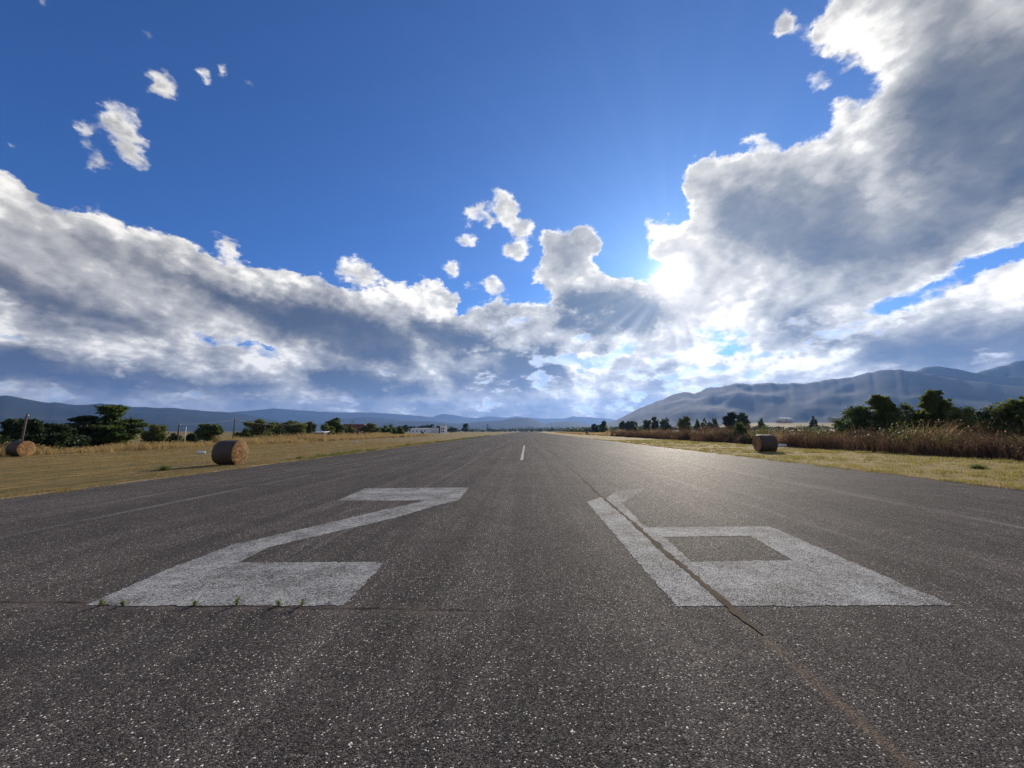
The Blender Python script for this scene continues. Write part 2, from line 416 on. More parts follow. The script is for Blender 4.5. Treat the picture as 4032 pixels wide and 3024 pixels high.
halo = k.m('EXPONENT', k.m('DIVIDE', ang, -3.6))
glow = k.m('ADD', k.m('MULTIPLY', core, 7.0), k.m('MULTIPLY', halo, 0.15))
# soft beams fanning out below the sun between the clouds
rgt = np.cross(SUN, [0, 0, 1]); rgt /= np.linalg.norm(rgt); upv = np.cross(rgt, SUN)
phi = k.m('ARCTAN2', k.v('DOT_PRODUCT', D, tuple(map(float, rgt))), k.m('MULTIPLY', k.v('DOT_PRODUCT', D, tuple(map(float, upv))), -1.0))
beam = k.ss(k.noise(phi, 5.0, 1, 0.5, dim='1D'), 0.42, 0.72)
beam = k.m('MULTIPLY', beam, k.m('MULTIPLY', k.ss(k.m('ABSOLUTE', phi), 0.4, 1.7, 1.0, 0.0), k.m('MULTIPLY', k.ss(ang, 3, 10), k.m('EXPONENT', k.m('DIVIDE', ang, -18.0)))))
fan = k.m('MULTIPLY', k.ss(k.noise(phi, 6.0, 1, 0.5, dim='1D'), 0.40, 0.70), k.m('MULTIPLY', k.ss(ang, 2, 9), k.m('EXPONENT', k.m('DIVIDE', ang, -16.0))))
glow = k.m('ADD', glow, k.m('ADD', k.m('MULTIPLY', beam, 0.42), k.m('MULTIPLY', fan, 0.022)))
full = k.v('ADD', full, k.v('SCALE', (1.0, 0.96, 0.88), glow))
full = k.v('ADD', full, k.v('SCALE', (.13, .17, .21), k.m('EXPONENT', k.m('DIVIDE', ang, -17.0))))
bg = k.n.new('ShaderNodeBackground'); k.put(bg.inputs[0], full); bg.inputs[1].default_value = 1.0
out = k.n.new('ShaderNodeOutputWorld'); k.l.new(bg.outputs[0], out.inputs[0])
world.cycles.sampling_method = 'MANUAL'; world.cycles.sample_map_resolution = 512
# ------------------------------------------------------------------ asphalt shader (shared by runway and paint)
XL, XR = -13.95, 15.4
SEAM = float(ground(2870, 2390)[0])                     # the open paving joint, parallel to the runway
LANES = [float(ground(a, b)[0]) for a, b in ((600, 1995), (600, 1949))]
YC = float(ground(1345, 2385)[1])                       # cross crack at the foot of the digits

def asphalt(k, gloss=True):
    """returns colour, normal, roughness sockets and the stone mask, in metres of world space"""
    p = k.pos(); x, y, z = k.sep(p)
    v = k.vor(p, 108.0, out=None); cell = v.outputs['Color']; dist = v.outputs['Distance']
    cr, cg, cb = k.sep(cell)
    big = k.noise(p, 0.35, 5, 0.6); mid = k.noise(p, 2.2, 5, 0.65)
    streak = k.noise(k.comb(k.m('MULTIPLY', x, 1.3), k.m('MULTIPLY', y, 0.045), 0.0), 1.0, 6, 0.68)
    base = k.ramp(cr, [(0.0, (.018,.017,.017)), (.35, (.034,.031,.029)), (.84, (.060,.055,.050)), (.955, (.10,.09,.08)), (.984, (.24,.225,.205)), (1.0, (.52,.495,.45))])
    tone = k.m('ADD', k.m('MULTIPLY', big, 0.55), k.m('ADD', k.m('MULTIPLY', mid, 0.4), k.m('MULTIPLY', streak, 1.25)))
    base = k.mix(1.0, base, k.ramp(k.m('MULTIPLY', tone, 0.465), [(.26, (.66,.64,.62)), (.5, (1.50,1.45,1.40)), (.72, (3.0,2.85,2.7))]), 'MULTIPLY')
    # dusty worn areas
    dust = k.m('MULTIPLY', k.ss(k.noise(p, 0.9, 6, 0.7), 0.52, 0.72), k.ss(cg, 0.1, 0.6))
    base = k.mix(k.m('MULTIPLY', dust, 0.6), base, (.135,.113,.10))
    # paving lanes: pale seams along the runway, broken up by noise
    wob = k.m('MULTIPLY', k.m('SUBTRACT', k.noise(k.comb(0.0, y, 0.0), 0.35, 3), 0.5), 0.12)
    for i, (lx, wd, st) in enumerate(((LANES[0], .06, .72), (LANES[1], .06, .6), (SEAM + 3.4, .06, .4), (SEAM + 7.2, .07, .55), (-3.3, .04, .3), (SEAM + 9.6, .05, .4))):
        dd = k.m('ABSOLUTE', k.m('SUBTRACT', k.m('ADD', x, wob), lx))
        brk = k.ss(k.noise(k.comb(float(i * 7), k.m('MULTIPLY', y, 0.25), k.m('MULTIPLY', x, 2.0)), 1.0, 4, 0.7), 0.36, 0.62)
        line = k.m('MULTIPLY', k.m('MULTIPLY', k.ss(dd, wd * 0.3, wd * 2.4, 1.0, 0.0), brk), st)
        base = k.mix(line, base, (.23,.213,.195))
    # the front end of the open joint is only a brown, dusty seam
    jd = k.m('ABSOLUTE', k.m('SUBTRACT', k.m('ADD', x, k.m('MULTIPLY', wob, 0.5)), SEAM))
    jm = k.m('MULTIPLY', k.m('MULTIPLY', k.ss(jd, 0.004, 0.075, 1.0, 0.0), k.ss(k.noise(p, 7, 6, 0.75), 0.28, 0.54)), k.ss(y, 4.4, 3.9))
    base = k.mix(k.m('MULTIPLY', jm, 0.8), base, (.145,.107,.074))
    jc = k.m('MULTIPLY', k.ss(jd, 0.003, 0.012, 1.0, 0.0), k.m('MULTIPLY', k.ss(k.noise(p, 5, 3, 0.7), 0.48, 0.6), k.ss(y, 4.4, 3.9)))
    base = k.mix(k.m('MULTIPLY', jc, 0.8), base, (.012,.010,.008))
    # rubber / tyre streaks stretched along the runway, fading in further off
    tyre = k.m('MULTIPLY', k.ss(k.noise(k.comb(k.m('MULTIPLY', x, 2.4), k.m('MULTIPLY', y, 0.02), 3.0), 1.0, 5, 0.7), 0.55, 0.7), k.ss(y, 6.0, 20.0))
    base = k.mix(k.m('MULTIPLY', tyre, 0.5), base, (.14,.125,.112))
    # cross cracks (hairline, wandering)
    cx = k.m('ADD', y, k.m('MULTIPLY', k.m('SUBTRACT', k.noise(k.comb(x, 0.0, 0.0), 1.1, 6, 0.7), 0.5), 0.24))
    crk = k.m('ABSOLUTE', k.m('SUBTRACT', cx, YC - 0.06))
    cm = k.m('MULTIPLY', k.ss(crk, 0.010, 0.038, 1.0, 0.0), k.ss(x, 0.2, -0.9))
    base = k.mix(k.m('MULTIPLY', cm, 0.8), base, (.008,.007,.006))
    cdu = k.m('MULTIPLY', k.m('MULTIPLY', k.ss(crk, 0.03, 0.17, 1.0, 0.0), k.ss(mid, 0.36, 0.6)), k.ss(x, 0.2, -1.0))
    base = k.mix(k.m('MULTIPLY', cdu, 0.55), base, (.15,.122,.098))
    c2 = k.m('ABSOLUTE', k.m('SUBTRACT', cx, 13.0))
    base = k.mix(k.m('MULTIPLY', k.ss(c2, 0.015, 0.06, 1.0, 0.0), 0.4), base, (.17,.155,.14))
    # stones: each has its own tilt, so some flash in the low sun
    tilt = k.v('SCALE', k.v('SUBTRACT', cell, (.5, .5, .5)), 0.6)
    nrm = k.v('NORMALIZE', k.v('ADD', k.v('MULTIPLY', tilt, (1, 1, 0)), (0, 0, 1)))
    hgt = k.m('SUBTRACT', 1.0, k.m('MULTIPLY', dist, 1.0))
    nb = k.bump(hgt, 0.9, 0.006, nrm)
    return base, nb, cb, cr

mat_runway, k, b = material('runway_asphalt')
base, nb, cb, cr = asphalt(k)
k.put(b.inputs['Base Color'], base); k.put(b.inputs['Normal'], nb)
k.put(b.inputs['Roughness'], k.ss(cb, 0.0, 1.0, 0.55, 0.9, 'LINEAR')); b.inputs['Specular IOR Level'].default_value = 0.022
b.inputs['Sheen Weight'].default_value = 0.02; b.inputs['Sheen Roughness'].default_value = 0.5; b.inputs['Sheen Tint'].default_value = (1.0, .88, .78, 1)

mat_paint, k, b = material('worn_white_paint')
base, nb, cb, cr = asphalt(k)
p = k.pos()
px_, py_, _z = k.sep(p)
hook = k.m('MULTIPLY', k.ss(py_, 9.9, 10.9), k.ss(px_, 2.25, 2.9, 0.0, 0.30))
patch = k.m('ADD', k.m('MULTIPLY', k.noise(p, 1.5, 5, 0.65), 0.65), k.m('MULTIPLY', k.noise(p, 8, 4, 0.6), 0.35))
wear = k.m('SUBTRACT', k.m('ADD', patch, k.m('MULTIPLY', k.m('SUBTRACT', cr, 0.5), 0.34)), hook)
mask = k.ss(wear, 0.30, 0.70)
wcol = k.mix(k.noise(p, 2.5, 4), (.32,.32,.305), (.56,.56,.535))
c = k.mix(k.m('ADD', k.m('MULTIPLY', mask, 0.84), 0.08), base, wcol)
k.put(b.inputs['Base Color'], c); k.put(b.inputs['Normal'], nb); b.inputs['Roughness'].default_value = 0.75
b.inputs['Specular IOR Level'].default_value = 0.05

# ------------------------------------------------------------------ grass land
mat_land, k, b = material('dry_grass_land')
p = k.pos(); x, y, z = k.sep(p)
fine = k.noise(p, 22, 6, 0.75); mid = k.noise(p, 1.7, 6, 0.65); lo = k.noise(p, 0.22, 4, 0.6)
strk = k.noise(k.comb(k.m('MULTIPLY', x, 0.55), k.m('MULTIPLY', y, 0.05), 0.0), 1.0, 5, 0.6)
left = k.ramp(strk, [(.28, (.145,.105,.038)), (.45, (.30,.205,.075)), (.54, (.15,.112,.042)), (.68, (.38,.265,.105))])
left = k.mix(k.m('MULTIPLY', k.ss(mid, .45, .62), 0.7), left, (.105,.092,.032))
right = k.ramp(mid, [(.3, (.14,.110,.036)), (.5, (.32,.235,.085)), (.7, (.46,.345,.145))])
wheat = k.ramp(lo, [(.3, (.42,.29,.14)), (.55, (.58,.42,.22)), (.8, (.36,.27,.12))])
c = k.mix(k.ss(x, -1.0, 1.0), left, right)
c = k.mix(k.m('MULTIPLY', k.ss(x, 32.0, 36.0), k.ss(y, 700.0, 420.0)), c, wheat)
far = k.ramp(k.noise(p, 0.004, 5, 0.6), [(.35, (.045,.06,.022)), (.5, (.16,.13,.06)), (.6, (.06,.075,.03)), (.75, (.30,.23,.11))])
dist = k.v('LENGTH', p)
c = k.mix(k.ss(dist, 420.0, 900.0), c, far)
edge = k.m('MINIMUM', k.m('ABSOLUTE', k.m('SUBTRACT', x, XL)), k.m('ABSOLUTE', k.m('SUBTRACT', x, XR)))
straw = k.m('MULTIPLY', k.ss(k.m('ADD', edge, k.m('MULTIPLY', mid, 0.7)), 0.35, 1.0, 1.0, 0.0), 0.85)
c = k.mix(straw, c, (.42,.32,.19))
c = k.mix(k.m('MULTIPLY', k.ss(edge, 0.12, 0.22, 1.0, 0.0), k.ss(mid, .35, .6)), c, (.05,.036,.024))  # shadow of the grass bank, painted as a dark brown strip along both edges
c = k.mix(1.0, c, k.ramp(fine, [(.25, (.45,.43,.40)), (.5, (1,1,1)), (.75, (1.5,1.5,1.45))]), 'MULTIPLY')
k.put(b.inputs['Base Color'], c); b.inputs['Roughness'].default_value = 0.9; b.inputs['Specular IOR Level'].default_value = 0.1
k.put(b.inputs['Normal'], k.bump(k.m('ADD', fine, k.m('MULTIPLY', mid, 2.0)), 0.9, 0.06))

gx = np.array([-12500,-6000,-2000,-600,-200,-90,-55,-38,-30,-26,-23,-21.5,-20,-18.5,-17,-16,-15,-14.2,-13.5,14.8,15.5,16,17,18,19.5,21,22,23,25,28,32,38,55,90,200,600,2000,6000,12500], float)
gy = np.array([-400,-60,-10,0,10,20,30,45,60,80,110,150,220,350,600,1200,2500,5000,9000,12500], float)
GX, GY = np.meshgrid(gx, gy)
V = np.stack([GX, GY, gz(GX)], -1).reshape(-1, 3)
nx, ny = len(gx), len(gy)
F = np.array([(j*nx+i, j*nx+i+1, (j+1)*nx+i+1, (j+1)*nx+i) for j in range(ny-1) for i in range(nx-1) if not (gx[i] > -14 and gx[i+1] < 15)])
# under the runway the land drops below the slab
mid_cells = np.array([(j*nx+i, j*nx+i+1, (j+1)*nx+i+1, (j+1)*nx+i) for j in range(ny-1) for i in range(nx-1) if (gx[i] > -14 and gx[i+1] < 15)])
V[:, 2] -= np.where((V[:, 0] > -13.8) & (V[:, 0] < 15.2), 0.06, 0.0)
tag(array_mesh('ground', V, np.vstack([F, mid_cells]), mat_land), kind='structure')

# low rise in the fields on the right, where the farm buildings stand
hx = np.linspace(-60, 2600, 70); hyv = np.linspace(330, 3000, 50); HX, HY = np.meshgrid(hx, hyv)
HZ = 16.5 * sstep(330, 760, HY) * sstep(.30, .60, HX / HY) + 1.2 * fbm2((50, 70), 61, [(10, 8, .5), (24, 18, .3)]) * sstep(330, 500, HY) * sstep(.25, .5, HX / HY) - .3
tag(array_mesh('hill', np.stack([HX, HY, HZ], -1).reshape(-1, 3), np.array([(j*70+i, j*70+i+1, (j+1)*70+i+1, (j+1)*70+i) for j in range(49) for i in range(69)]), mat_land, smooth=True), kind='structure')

# runway slab with ragged edges
ys = np.concatenate([np.arange(-40, 0, 2.0), np.arange(0, 60, 0.12), np.arange(60, 200, 0.8), np.arange(200, 1151, 10.0)])
def ragged(seed, amp):
    r = np.random.default_rng(seed); a = np.zeros(len(ys))
    for s, w in ((6.0, .35), (1.6, .35), (0.45, .25), (.2, .2)):
        kn = np.arange(-60, 1200, s); a += w * np.interp(ys, kn, r.normal(0, 1, len(kn)))
    return a * amp
xl = XL + ragged(3, 0.10); xr = XR + ragged(4, 0.09)
n = len(ys)
rows = [np.stack([xl, ys, np.full(n, -.08)], -1), np.stack([xl, ys, np.full(n, -.006)], -1), np.stack([xl + .03, ys, np.zeros(n)], -1),
        np.stack([xr - .03, ys, np.zeros(n)], -1), np.stack([xr, ys, np.full(n, -.006)], -1), np.stack([xr, ys, np.full(n, -.08)], -1)]
V = np.concatenate(rows)
F = np.array([(r*n+i, (r+1)*n+i, (r+1)*n+i+1, r*n+i+1) for r in range(5) for i in range(n-1)])
tag(array_mesh('runway', V, F, mat_runway), kind='structure')

# ------------------------------------------------------------------ painted markings (sheets 4 mm above the asphalt)
def sheet(name, pts, z, mat, rag=0.011, hole=None, parent=None):
    """polygon of ground points, its border subdivided and roughened, filled with bmesh"""
    import bmesh
    from mathutils.geometry import tessellate_polygon
    def rough(poly):
        res = []
        for i in range(len(poly)):
            a = np.array(poly[i][:2]); c = np.array(poly[(i+1) % len(poly)][:2]); L = np.linalg.norm(c - a)
            m = max(1, int(L / 0.03)); nn = np.array([-(c-a)[1], (c-a)[0]]) / (L + 1e-9); w = 0.0
            for j in range(m):
                w = 0.6 * w + rng.normal(0, rag * 0.7)
                res.append(Vector((*(a + (c - a) * j / m + nn * w * min(1, j, m - j)), z)))
        return res
    loops = [rough(pts)] + ([rough(hole)] if hole else [])
    flat = [v for l in loops for v in l]
    tris = tessellate_polygon(loops)
    me = bpy.data.meshes.new(name); me.from_pydata([tuple(v) for v in flat], [], [tuple(t) for t in tris]); me.update()
    bm = bmesh.new(); bm.from_mesh(me)
    for f in bm.faces:
        f.normal_update()
        if f.normal.z < 0: f.normal_flip()
    bm.to_mesh(me); bm.free(); me.materials.append(mat)
    return link(bpy.data.objects.new(name, me), parent)
G = lambda L: [ground(a, b) for a, b in L]
two = G([(1437,1923),(1847,1920),(1806,1969),(1700,1996),(1545,2042),(1276,2104),(1110,2143),(1053,2157),(1000,2184),(942,2215),(1514,2214),(1353,2385),(335,2385),(661,2242),(919,2144),(1053,2115),(1399,2034),(1676,1971),(1330,1971)])
six = G([(2311,1977),(2365,1958),(2384,1965),(2431,1930),(2545,1924),(2507,1950),(2450,1982),(2530,2065),(2554,2077),(3030,2073),(3120,2110),(3280,2180),(3470,2265),(3650,2340),(3760,2384),(2661,2388)])
six_hole = G([(2615,2115),(2953,2111),(3122,2207),(2723,2213)])
tag(sheet('painted_number', two, .004, mat_paint), 'faded white painted figure 2 on the grey asphalt', 'runway marking', 'painted runway numbers')
tag(sheet('painted_number', six, .004, mat_paint, hole=six_hole), 'faded white painted figure 6 split by a long joint in the asphalt', 'runway marking', 'painted runway numbers')
XC = float(ground(2058, 1790)[0])
def dash(y0, y1, w, label):
    return tag(sheet('centre_line_dash', [(XC-w, y0), (XC+w, y0), (XC+w*.9, y0+.45*(y1-y0)), (XC+w, y1), (XC-w*.8, y1), (XC-w, y0+.5*(y1-y0))], .004, mat_dash, rag=.02), label, 'runway marking', 'centre line dashes')
mat_dash = simple('white_line_paint', (.28,.28,.268), 0.8, 0.5, 2.5)
dash(24.3, 49.0, .09, 'worn white centre line dash nearest the painted numbers')
dash(168, 196, .16, 'tiny pale centre line dash far down the runway')

# the open joint: dirt and dead grass in the gap between two paving lanes
mat_joint, k, b = material('joint_dirt')
p = k.pos(); nn = k.noise(p, 30, 5, 0.7); nl = k.noise(p, 2.0, 4)
k.put(b.inputs['Base Color'], k.mix(nn, k.mix(k.ss(nl, .4, .6), (.014,.011,.008), (.07,.053,.035)), (.16,.125,.08)))
jb = k.n['Principled BSDF'].inputs['Base Color'].links[0].from_socket
k.put(b.inputs['Base Color'], k.mix(k.ss(k.sep(p)[1], 4.5, 4.05), jb, k.mix(nn, (.06,.046,.034), (.17,.13,.09))))
b.inputs['Roughness'].default_value = 0.95; b.inputs['Specular IOR Level'].default_value = 0.05
k.put(b.inputs['Normal'], k.bump(nn, 0.5, 0.008))
jy = np.concatenate([np.arange(3.75, 14, .03), np.arange(14, 60, .2)])
r = np.random.default_rng(9)
def rn(s): kn = np.arange(0, 62, s); return np.interp(jy, kn, r.normal(0, 1, len(kn)))
ctr = SEAM + .018 * rn(1.2) + .006 * rn(.2)
amp = np.interp(jy, [3.75, 3.95, 4.15, 4.5, 8, 11, 13, 20, 60], [.010, .022, .036, .042, .038, .030, .020, .009, .004])
wl = amp * np.clip(1 + .35 * rn(.25) + .3 * rn(.07), .15, 2); wr = amp * np.clip(1 + .35 * rn(.25) + .3 * rn(.07), .15, 2)
m = len(jy)
V = np.concatenate([np.stack([ctr - wl, jy, np.full(m, .008)], -1), np.stack([ctr + wr, jy, np.full(m, .008)], -1)])
F = np.array([(i, m+i, m+i+1, i+1) for i in range(m-1)])
tag(array_mesh('paving_joint', V, F, mat_joint), kind='structure')
# ------------------------------------------------------------------ mountains: ridge lines at their own distances
def mountain_mat(name, lowc, highc, pale):
    m, k, b = material(name)
    p = k.pos(); a = k.noise(p, 0.0016, 7, 0.68); c = k.noise(p, 0.006, 5, 0.7)
    z = k.sep(p)[2]
    col = k.mix(k.ss(k.m('ADD', a, k.m('MULTIPLY', k.m('SUBTRACT', c, .5), .6)), .4, .65), lowc, highc)
    col = k.mix(k.m('MULTIPLY', k.ss(k.noise(p, 0.0011, 6, 0.6), .60, .70), .6), col, pale)
    k.put(b.inputs['Base Color'], col); b.inputs['Roughness'].default_value = 0.95
    b.inputs['Specular IOR Level'].default_value = 0.05
    k.put(b.inputs['Normal'], k.bump(k.noise(p, 0.010, 6, 0.65), 0.15, 15.0))
    return m
mat_mtn = mountain_mat('wooded_mountain', (.012,.020,.012), (.026,.032,.020), (.07,.06,.045))
mat_near = mountain_mat('dry_mountain', (.022,.027,.018), (.048,.047,.034), (.13,.11,.08))

def mountain(label_name, ridge, dist, mat, seed, depth=0.35, ext=None, rough=1.0):
    dirs = [ray(a, b) for a, b in ridge]
    az = np.array([math.atan2(d[0], d[1]) for d in dirs]); el = np.array([math.asin(d[2]) for d in dirs])
    if ext:                                               # carry the ridge on outside the frame
        az = np.concatenate([[az[0]-ext[0]], az, [az[-1]+ext[1]]]); el = np.concatenate([[el[0]*ext[2]], el, [el[-1]*ext[3]]])
    nu = int(np.clip((az[-1]-az[0]) / R(0.14), 60, 700)); nv = 34
    A = np.linspace(az[0], az[-1], nu); D = np.full(nu, dist) if not callable(dist) else dist(A)
    H = np.interp(A, az, np.tan(el)) * D + CAMH
    H = H + fbm2((2, nu), seed, [(nu//3, 1, .006), (nu//8, 1, .010)])[0] * H * rough
    s = np.concatenate([np.linspace(-1, 0, 26), np.linspace(0.12, 1, nv-26)])   # -1 foot, 0 ridge, 1 back foot
    S, AA = np.meshgrid(s, A, indexing='ij')
    prof = np.where(S <= 0, np.clip(1 + S, 0, 1) ** 1.25, np.clip(1 - S, 0, 1) ** 1.2)
    gul = fbm2((nv, nu), seed+1, [(nu//34+2, 6, .034), (nu//15+2, 11, .020), (nu//7+2, 17, .010)])
    Z = H[None, :] * prof + H[None, :] * gul * rough * (4 * prof * (1 - prof)) - 6 * (1 - prof)
    Z = np.minimum(Z, np.where(S <= 0, H[None, :] * (1 + 0.93 * S * 0.5) , H[None, :]))
    Dd = D[None, :] * (1 + depth * S * np.where(S <= 0, 1.0, .8))
    Vv = np.stack([np.sin(AA) * Dd, np.cos(AA) * Dd, Z], -1).reshape(-1, 3)
    Ff = np.array([(j*nu+i, j*nu+i+1, (j+1)*nu+i+1, (j+1)*nu+i) for j in range(nv-1) for i in range(nu-1)])
    return tag(array_mesh(label_name, Vv, Ff, mat, smooth=True), kind='structure')

mountain('mountain', [(2330,1697),(2392,1666),(2436,1650),(2477,1628),(2521,1606),(2572,1587),(2626,1563),(2664,1549),(2696,1542),(2715,1544),(2733,1550),(2775,1531),(2800,1525),(2832,1527),(2901,1509),(2960,1511),(3000,1509),(3042,1506),(3060,1508),(3074,1509),(3118,1509),(3159,1512),(3248,1497),(3353,1483),(3438,1462),(3501,1456),(3536,1456),(3580,1461),(3640,1470),(3720,1484),(3830,1500),(3930,1512),(4032,1520)],
         4300, mat_near, 11, 0.42, (0.004, .5, .5, .6))
mountain('mountain', [(3470,1600),(3560,1490),(3595,1461),(3636,1452),(3705,1445),(3775,1456),(3838,1470),(3933,1476),(4032,1487)], 4900, mat_near, 12, 0.25, (.05, .5, .3, .8))
mountain('mountain', [(3740,1560),(3800,1490),(3854,1463),(3933,1441),(4032,1421)], 5400, mat_mtn, 13, 0.25, (.06, .5, .3, 1.3))
mountain('mountain', [(0,1558),(28,1556),(79,1565),(136,1576),(184,1585),(218,1584),(263,1592),(307,1595),(348,1593),(396,1588),(459,1594),(522,1603),(620,1605),(700,1607),(800,1618),(916,1624),(1010,1640),(1120,1660),(1250,1690)], 6200, mat_mtn, 14, 0.35, (.45, .02, 1.3, .2), .7)
mountain('mountain', [(760,1660),(850,1630),(950,1620),(1075,1608),(1154,1612),(1233,1619),(1342,1624),(1466,1624),(1542,1629),(1611,1634),(1706,1642),(1780,1652),(1900,1670),(2000,1690)], 9800, mat_mtn, 15, 0.2, (.03, .03, .2, .2), .7)
mountain('mountain', [(1560,1690),(1640,1662),(1719,1637),(1743,1629),(1789,1633),(1833,1644),(1880,1645),(1933,1639),(1990,1645),(2034,1638),(2069,1644),(2148,1648),(2227,1647),(2256,1639),(2294,1642),(2401,1648),(2500,1670)], 10500, mat_mtn, 16, 0.15, (.02, .1, .2, .4), .7)
mountain('mountain', [(1180,1690),(1260,1665),(1352,1650),(1421,1642),(1516,1645),(1580,1654),(1640,1664),(1720,1690)], 7000, mat_mtn, 17, 0.25, (.02, .02, .2, .2), .7)
mountain('mountain', [(1280,1694),(1380,1675),(1469,1665),(1608,1659),(1690,1659),(1801,1668),(1895,1661),(1977,1654),(2040,1646),(2078,1645),(2117,1658),(2148,1669),(2196,1662),(2243,1659),(2281,1664),(2360,1680),(2450,1692)], 5400, mat_mtn, 18, 0.25, (.02, .02, .2, .2), .7)
# ------------------------------------------------------------------ round hay bales and edge markers
mat_wrap, k, b = material('netted_hay')
p = k.obj(); x, y, z = k.sep(p)
st = k.noise(k.v('MULTIPLY', p, (60, 6, 6)), 1.0, 5, 0.7); bl = k.noise(p, 3.0, 4, 0.6); fb = k.noise(p, 40, 4, 0.7)
c = k.mix(st, (.028,.019,.013), (.10,.066,.042)); c = k.mix(k.ss(bl, .45, .65), c, (.05,.038,.028))
c = k.mix(k.m('MULTIPLY', k.ss(k.noise(k.v('MULTIPLY', p, (9, .6, .6)), 1.0, 3), .52, .66), .35), c, (.026,.022,.02))
k.put(b.inputs['Base Color'], c); b.inputs['Roughness'].default_value = .6; b.inputs['Specular IOR Level'].default_value = .4
k.put(b.inputs['Normal'], k.bump(k.m('ADD', st, fb), 0.8, 0.02))
mat_straw = leaf_mat('cut_straw', (.09,.045,.018), (.72,.42,.16), 0.2)
mat_core, k, b = material('packed_straw')
p = k.obj(); fb = k.noise(p, 26, 5, .75); _x, _y, _z = k.sep(p)
rr = k.v('LENGTH', k.comb(0.0, _y, k.m('SUBTRACT', _z, .66)))
fb = k.m('ADD', k.m('MULTIPLY', fb, .62), k.m('MULTIPLY', k.noise(k.comb(k.m('MULTIPLY', k.m('ADD', rr, k.m('MULTIPLY', k.m('ARCTAN2', _y, k.m('SUBTRACT', _z, .66)), .018)), 17.0), 0.0, k.m('MULTIPLY', _y, 1.5)), 1.0, 2), .38))
k.put(b.inputs['Base Color'], k.ramp(fb, [(.36, (.035,.018,.008)), (.5, (.30,.15,.052)), (.64, (.78,.45,.165))]))
b.inputs['Roughness'].default_value = .9; k.put(b.inputs['Normal'], k.bump(fb, 1.0, .12))

def bale(px, base, diam, length, label, rz=0.0, X=None, detail=1.0, sag=.05, seed=0):
    g = ground(px, base); r = np.random.default_rng(seed + 500)
    root = empty('hay_bale', (g[0], g[1], g[2] - .02), rz)
    tag(root, label, 'hay bale', 'round hay bales left on the mown grass')
    Rr = diam / 2; na, nl = 64, 15
    ph = np.linspace(0, 2*math.pi, na, endpoint=False); L = np.linspace(-1, 1, nl)
    lump = fbm2((nl, na + 1), 900 + seed, [(9, 3, .012), (24, 6, .007)])[:, :na]
    lump = lump * np.clip(np.minimum(np.arange(na), na - np.arange(na)) / 6.0, 0, 1)
    vs = []
    for i, l in enumerate(L):
        e = Rr * (1 - .075 * abs(l) ** 6 - .012 * (1 - abs(l)))
        for j, a in enumerate(ph):
            q = e * (1 + lump[i, j]); zz = math.cos(a) * q; yy = math.sin(a) * q
            if zz < 0: yy *= 1 + sag * (zz / Rr) ** 2; zz *= 1 - sag * (zz / Rr) ** 2 * .6
            vs.append((l * length / 2, yy, zz + Rr * (1 - sag * .6)))
    fs = [(i*na+j, i*na+(j+1) % na, (i+1)*na+(j+1) % na, (i+1)*na+j) for i in range(nl-1) for j in range(na)]
    array_mesh('net_wrap', np.array(vs), np.array(fs), mat_wrap, root, smooth=True)
    cz = Rr * (1 - sag * .6)
    for sgn in (1, -1):
        rad = np.linspace(0, .935, 15); v2 = []
        rel = fbm2((15, na + 1), 950 + seed + sgn, [(10, 4, .025), (26, 9, .018)])[:, :na]
        for i, q in enumerate(rad):
            for j, a in enumerate(ph):
                zz = math.cos(a) * q * Rr; yy = math.sin(a) * q * Rr
                if zz < 0: yy *= 1 + sag * (zz / Rr) ** 2; zz *= 1 - sag * (zz / Rr) ** 2 * .6
                o = .05 * (1 - (q / .935) ** 3) * length + rel[i, j] * (1 - (q / .95) ** 4)
                v2.append((sgn * (length / 2 + o), yy, zz + cz))
        f2 = [(i*na+j, i*na+(j+1) % na, (i+1)*na+(j+1) % na, (i+1)*na+j) for i in range(14) for j in range(na)]
        if sgn < 0: f2 = [q[::-1] for q in f2]
        array_mesh('bale_end', np.array(v2), np.array(f2), mat_core, root)
        if detail > .4 and sgn == 1:
            n = int(1500 * detail); q = np.sqrt(r.random(n)) * .96 * Rr; a = r.random(n) * 2 * math.pi
            tang = np.stack([np.zeros(n), np.cos(a), -np.sin(a)], -1); radv = np.stack([np.zeros(n), np.sin(a), np.cos(a)], -1)
            dr = tang * (r.normal(1, .4, n))[:, None] + radv * r.normal(-.25, .5, n)[:, None] + np.array([1.0, 0, 0]) * r.normal(.15, .35, n)[:, None]
            dr /= np.linalg.norm(dr, axis=1)[:, None]
            c0 = radv * q[:, None] + np.array([0, 0, cz]); c0[:, 0] = sgn * (length/2 + .045 * length * (1 - (q/Rr)**3) + .02)
            ln = r.uniform(.05, .16, n)[:, None]; wd = np.cross(dr, np.array([1.0, .2, .1])); wd /= np.linalg.norm(wd, axis=1)[:, None]; wd *= .006
            V = np.stack([c0 - dr*ln*.5 - wd, c0 - dr*ln*.5 + wd, c0 + dr*ln*.5 + wd, c0 + dr*ln*.5 - wd], 1).reshape(-1, 3)
            array_mesh('loose_straw', V, np.arange(4*n).reshape(-1, 4), mat_straw, root)
    return root

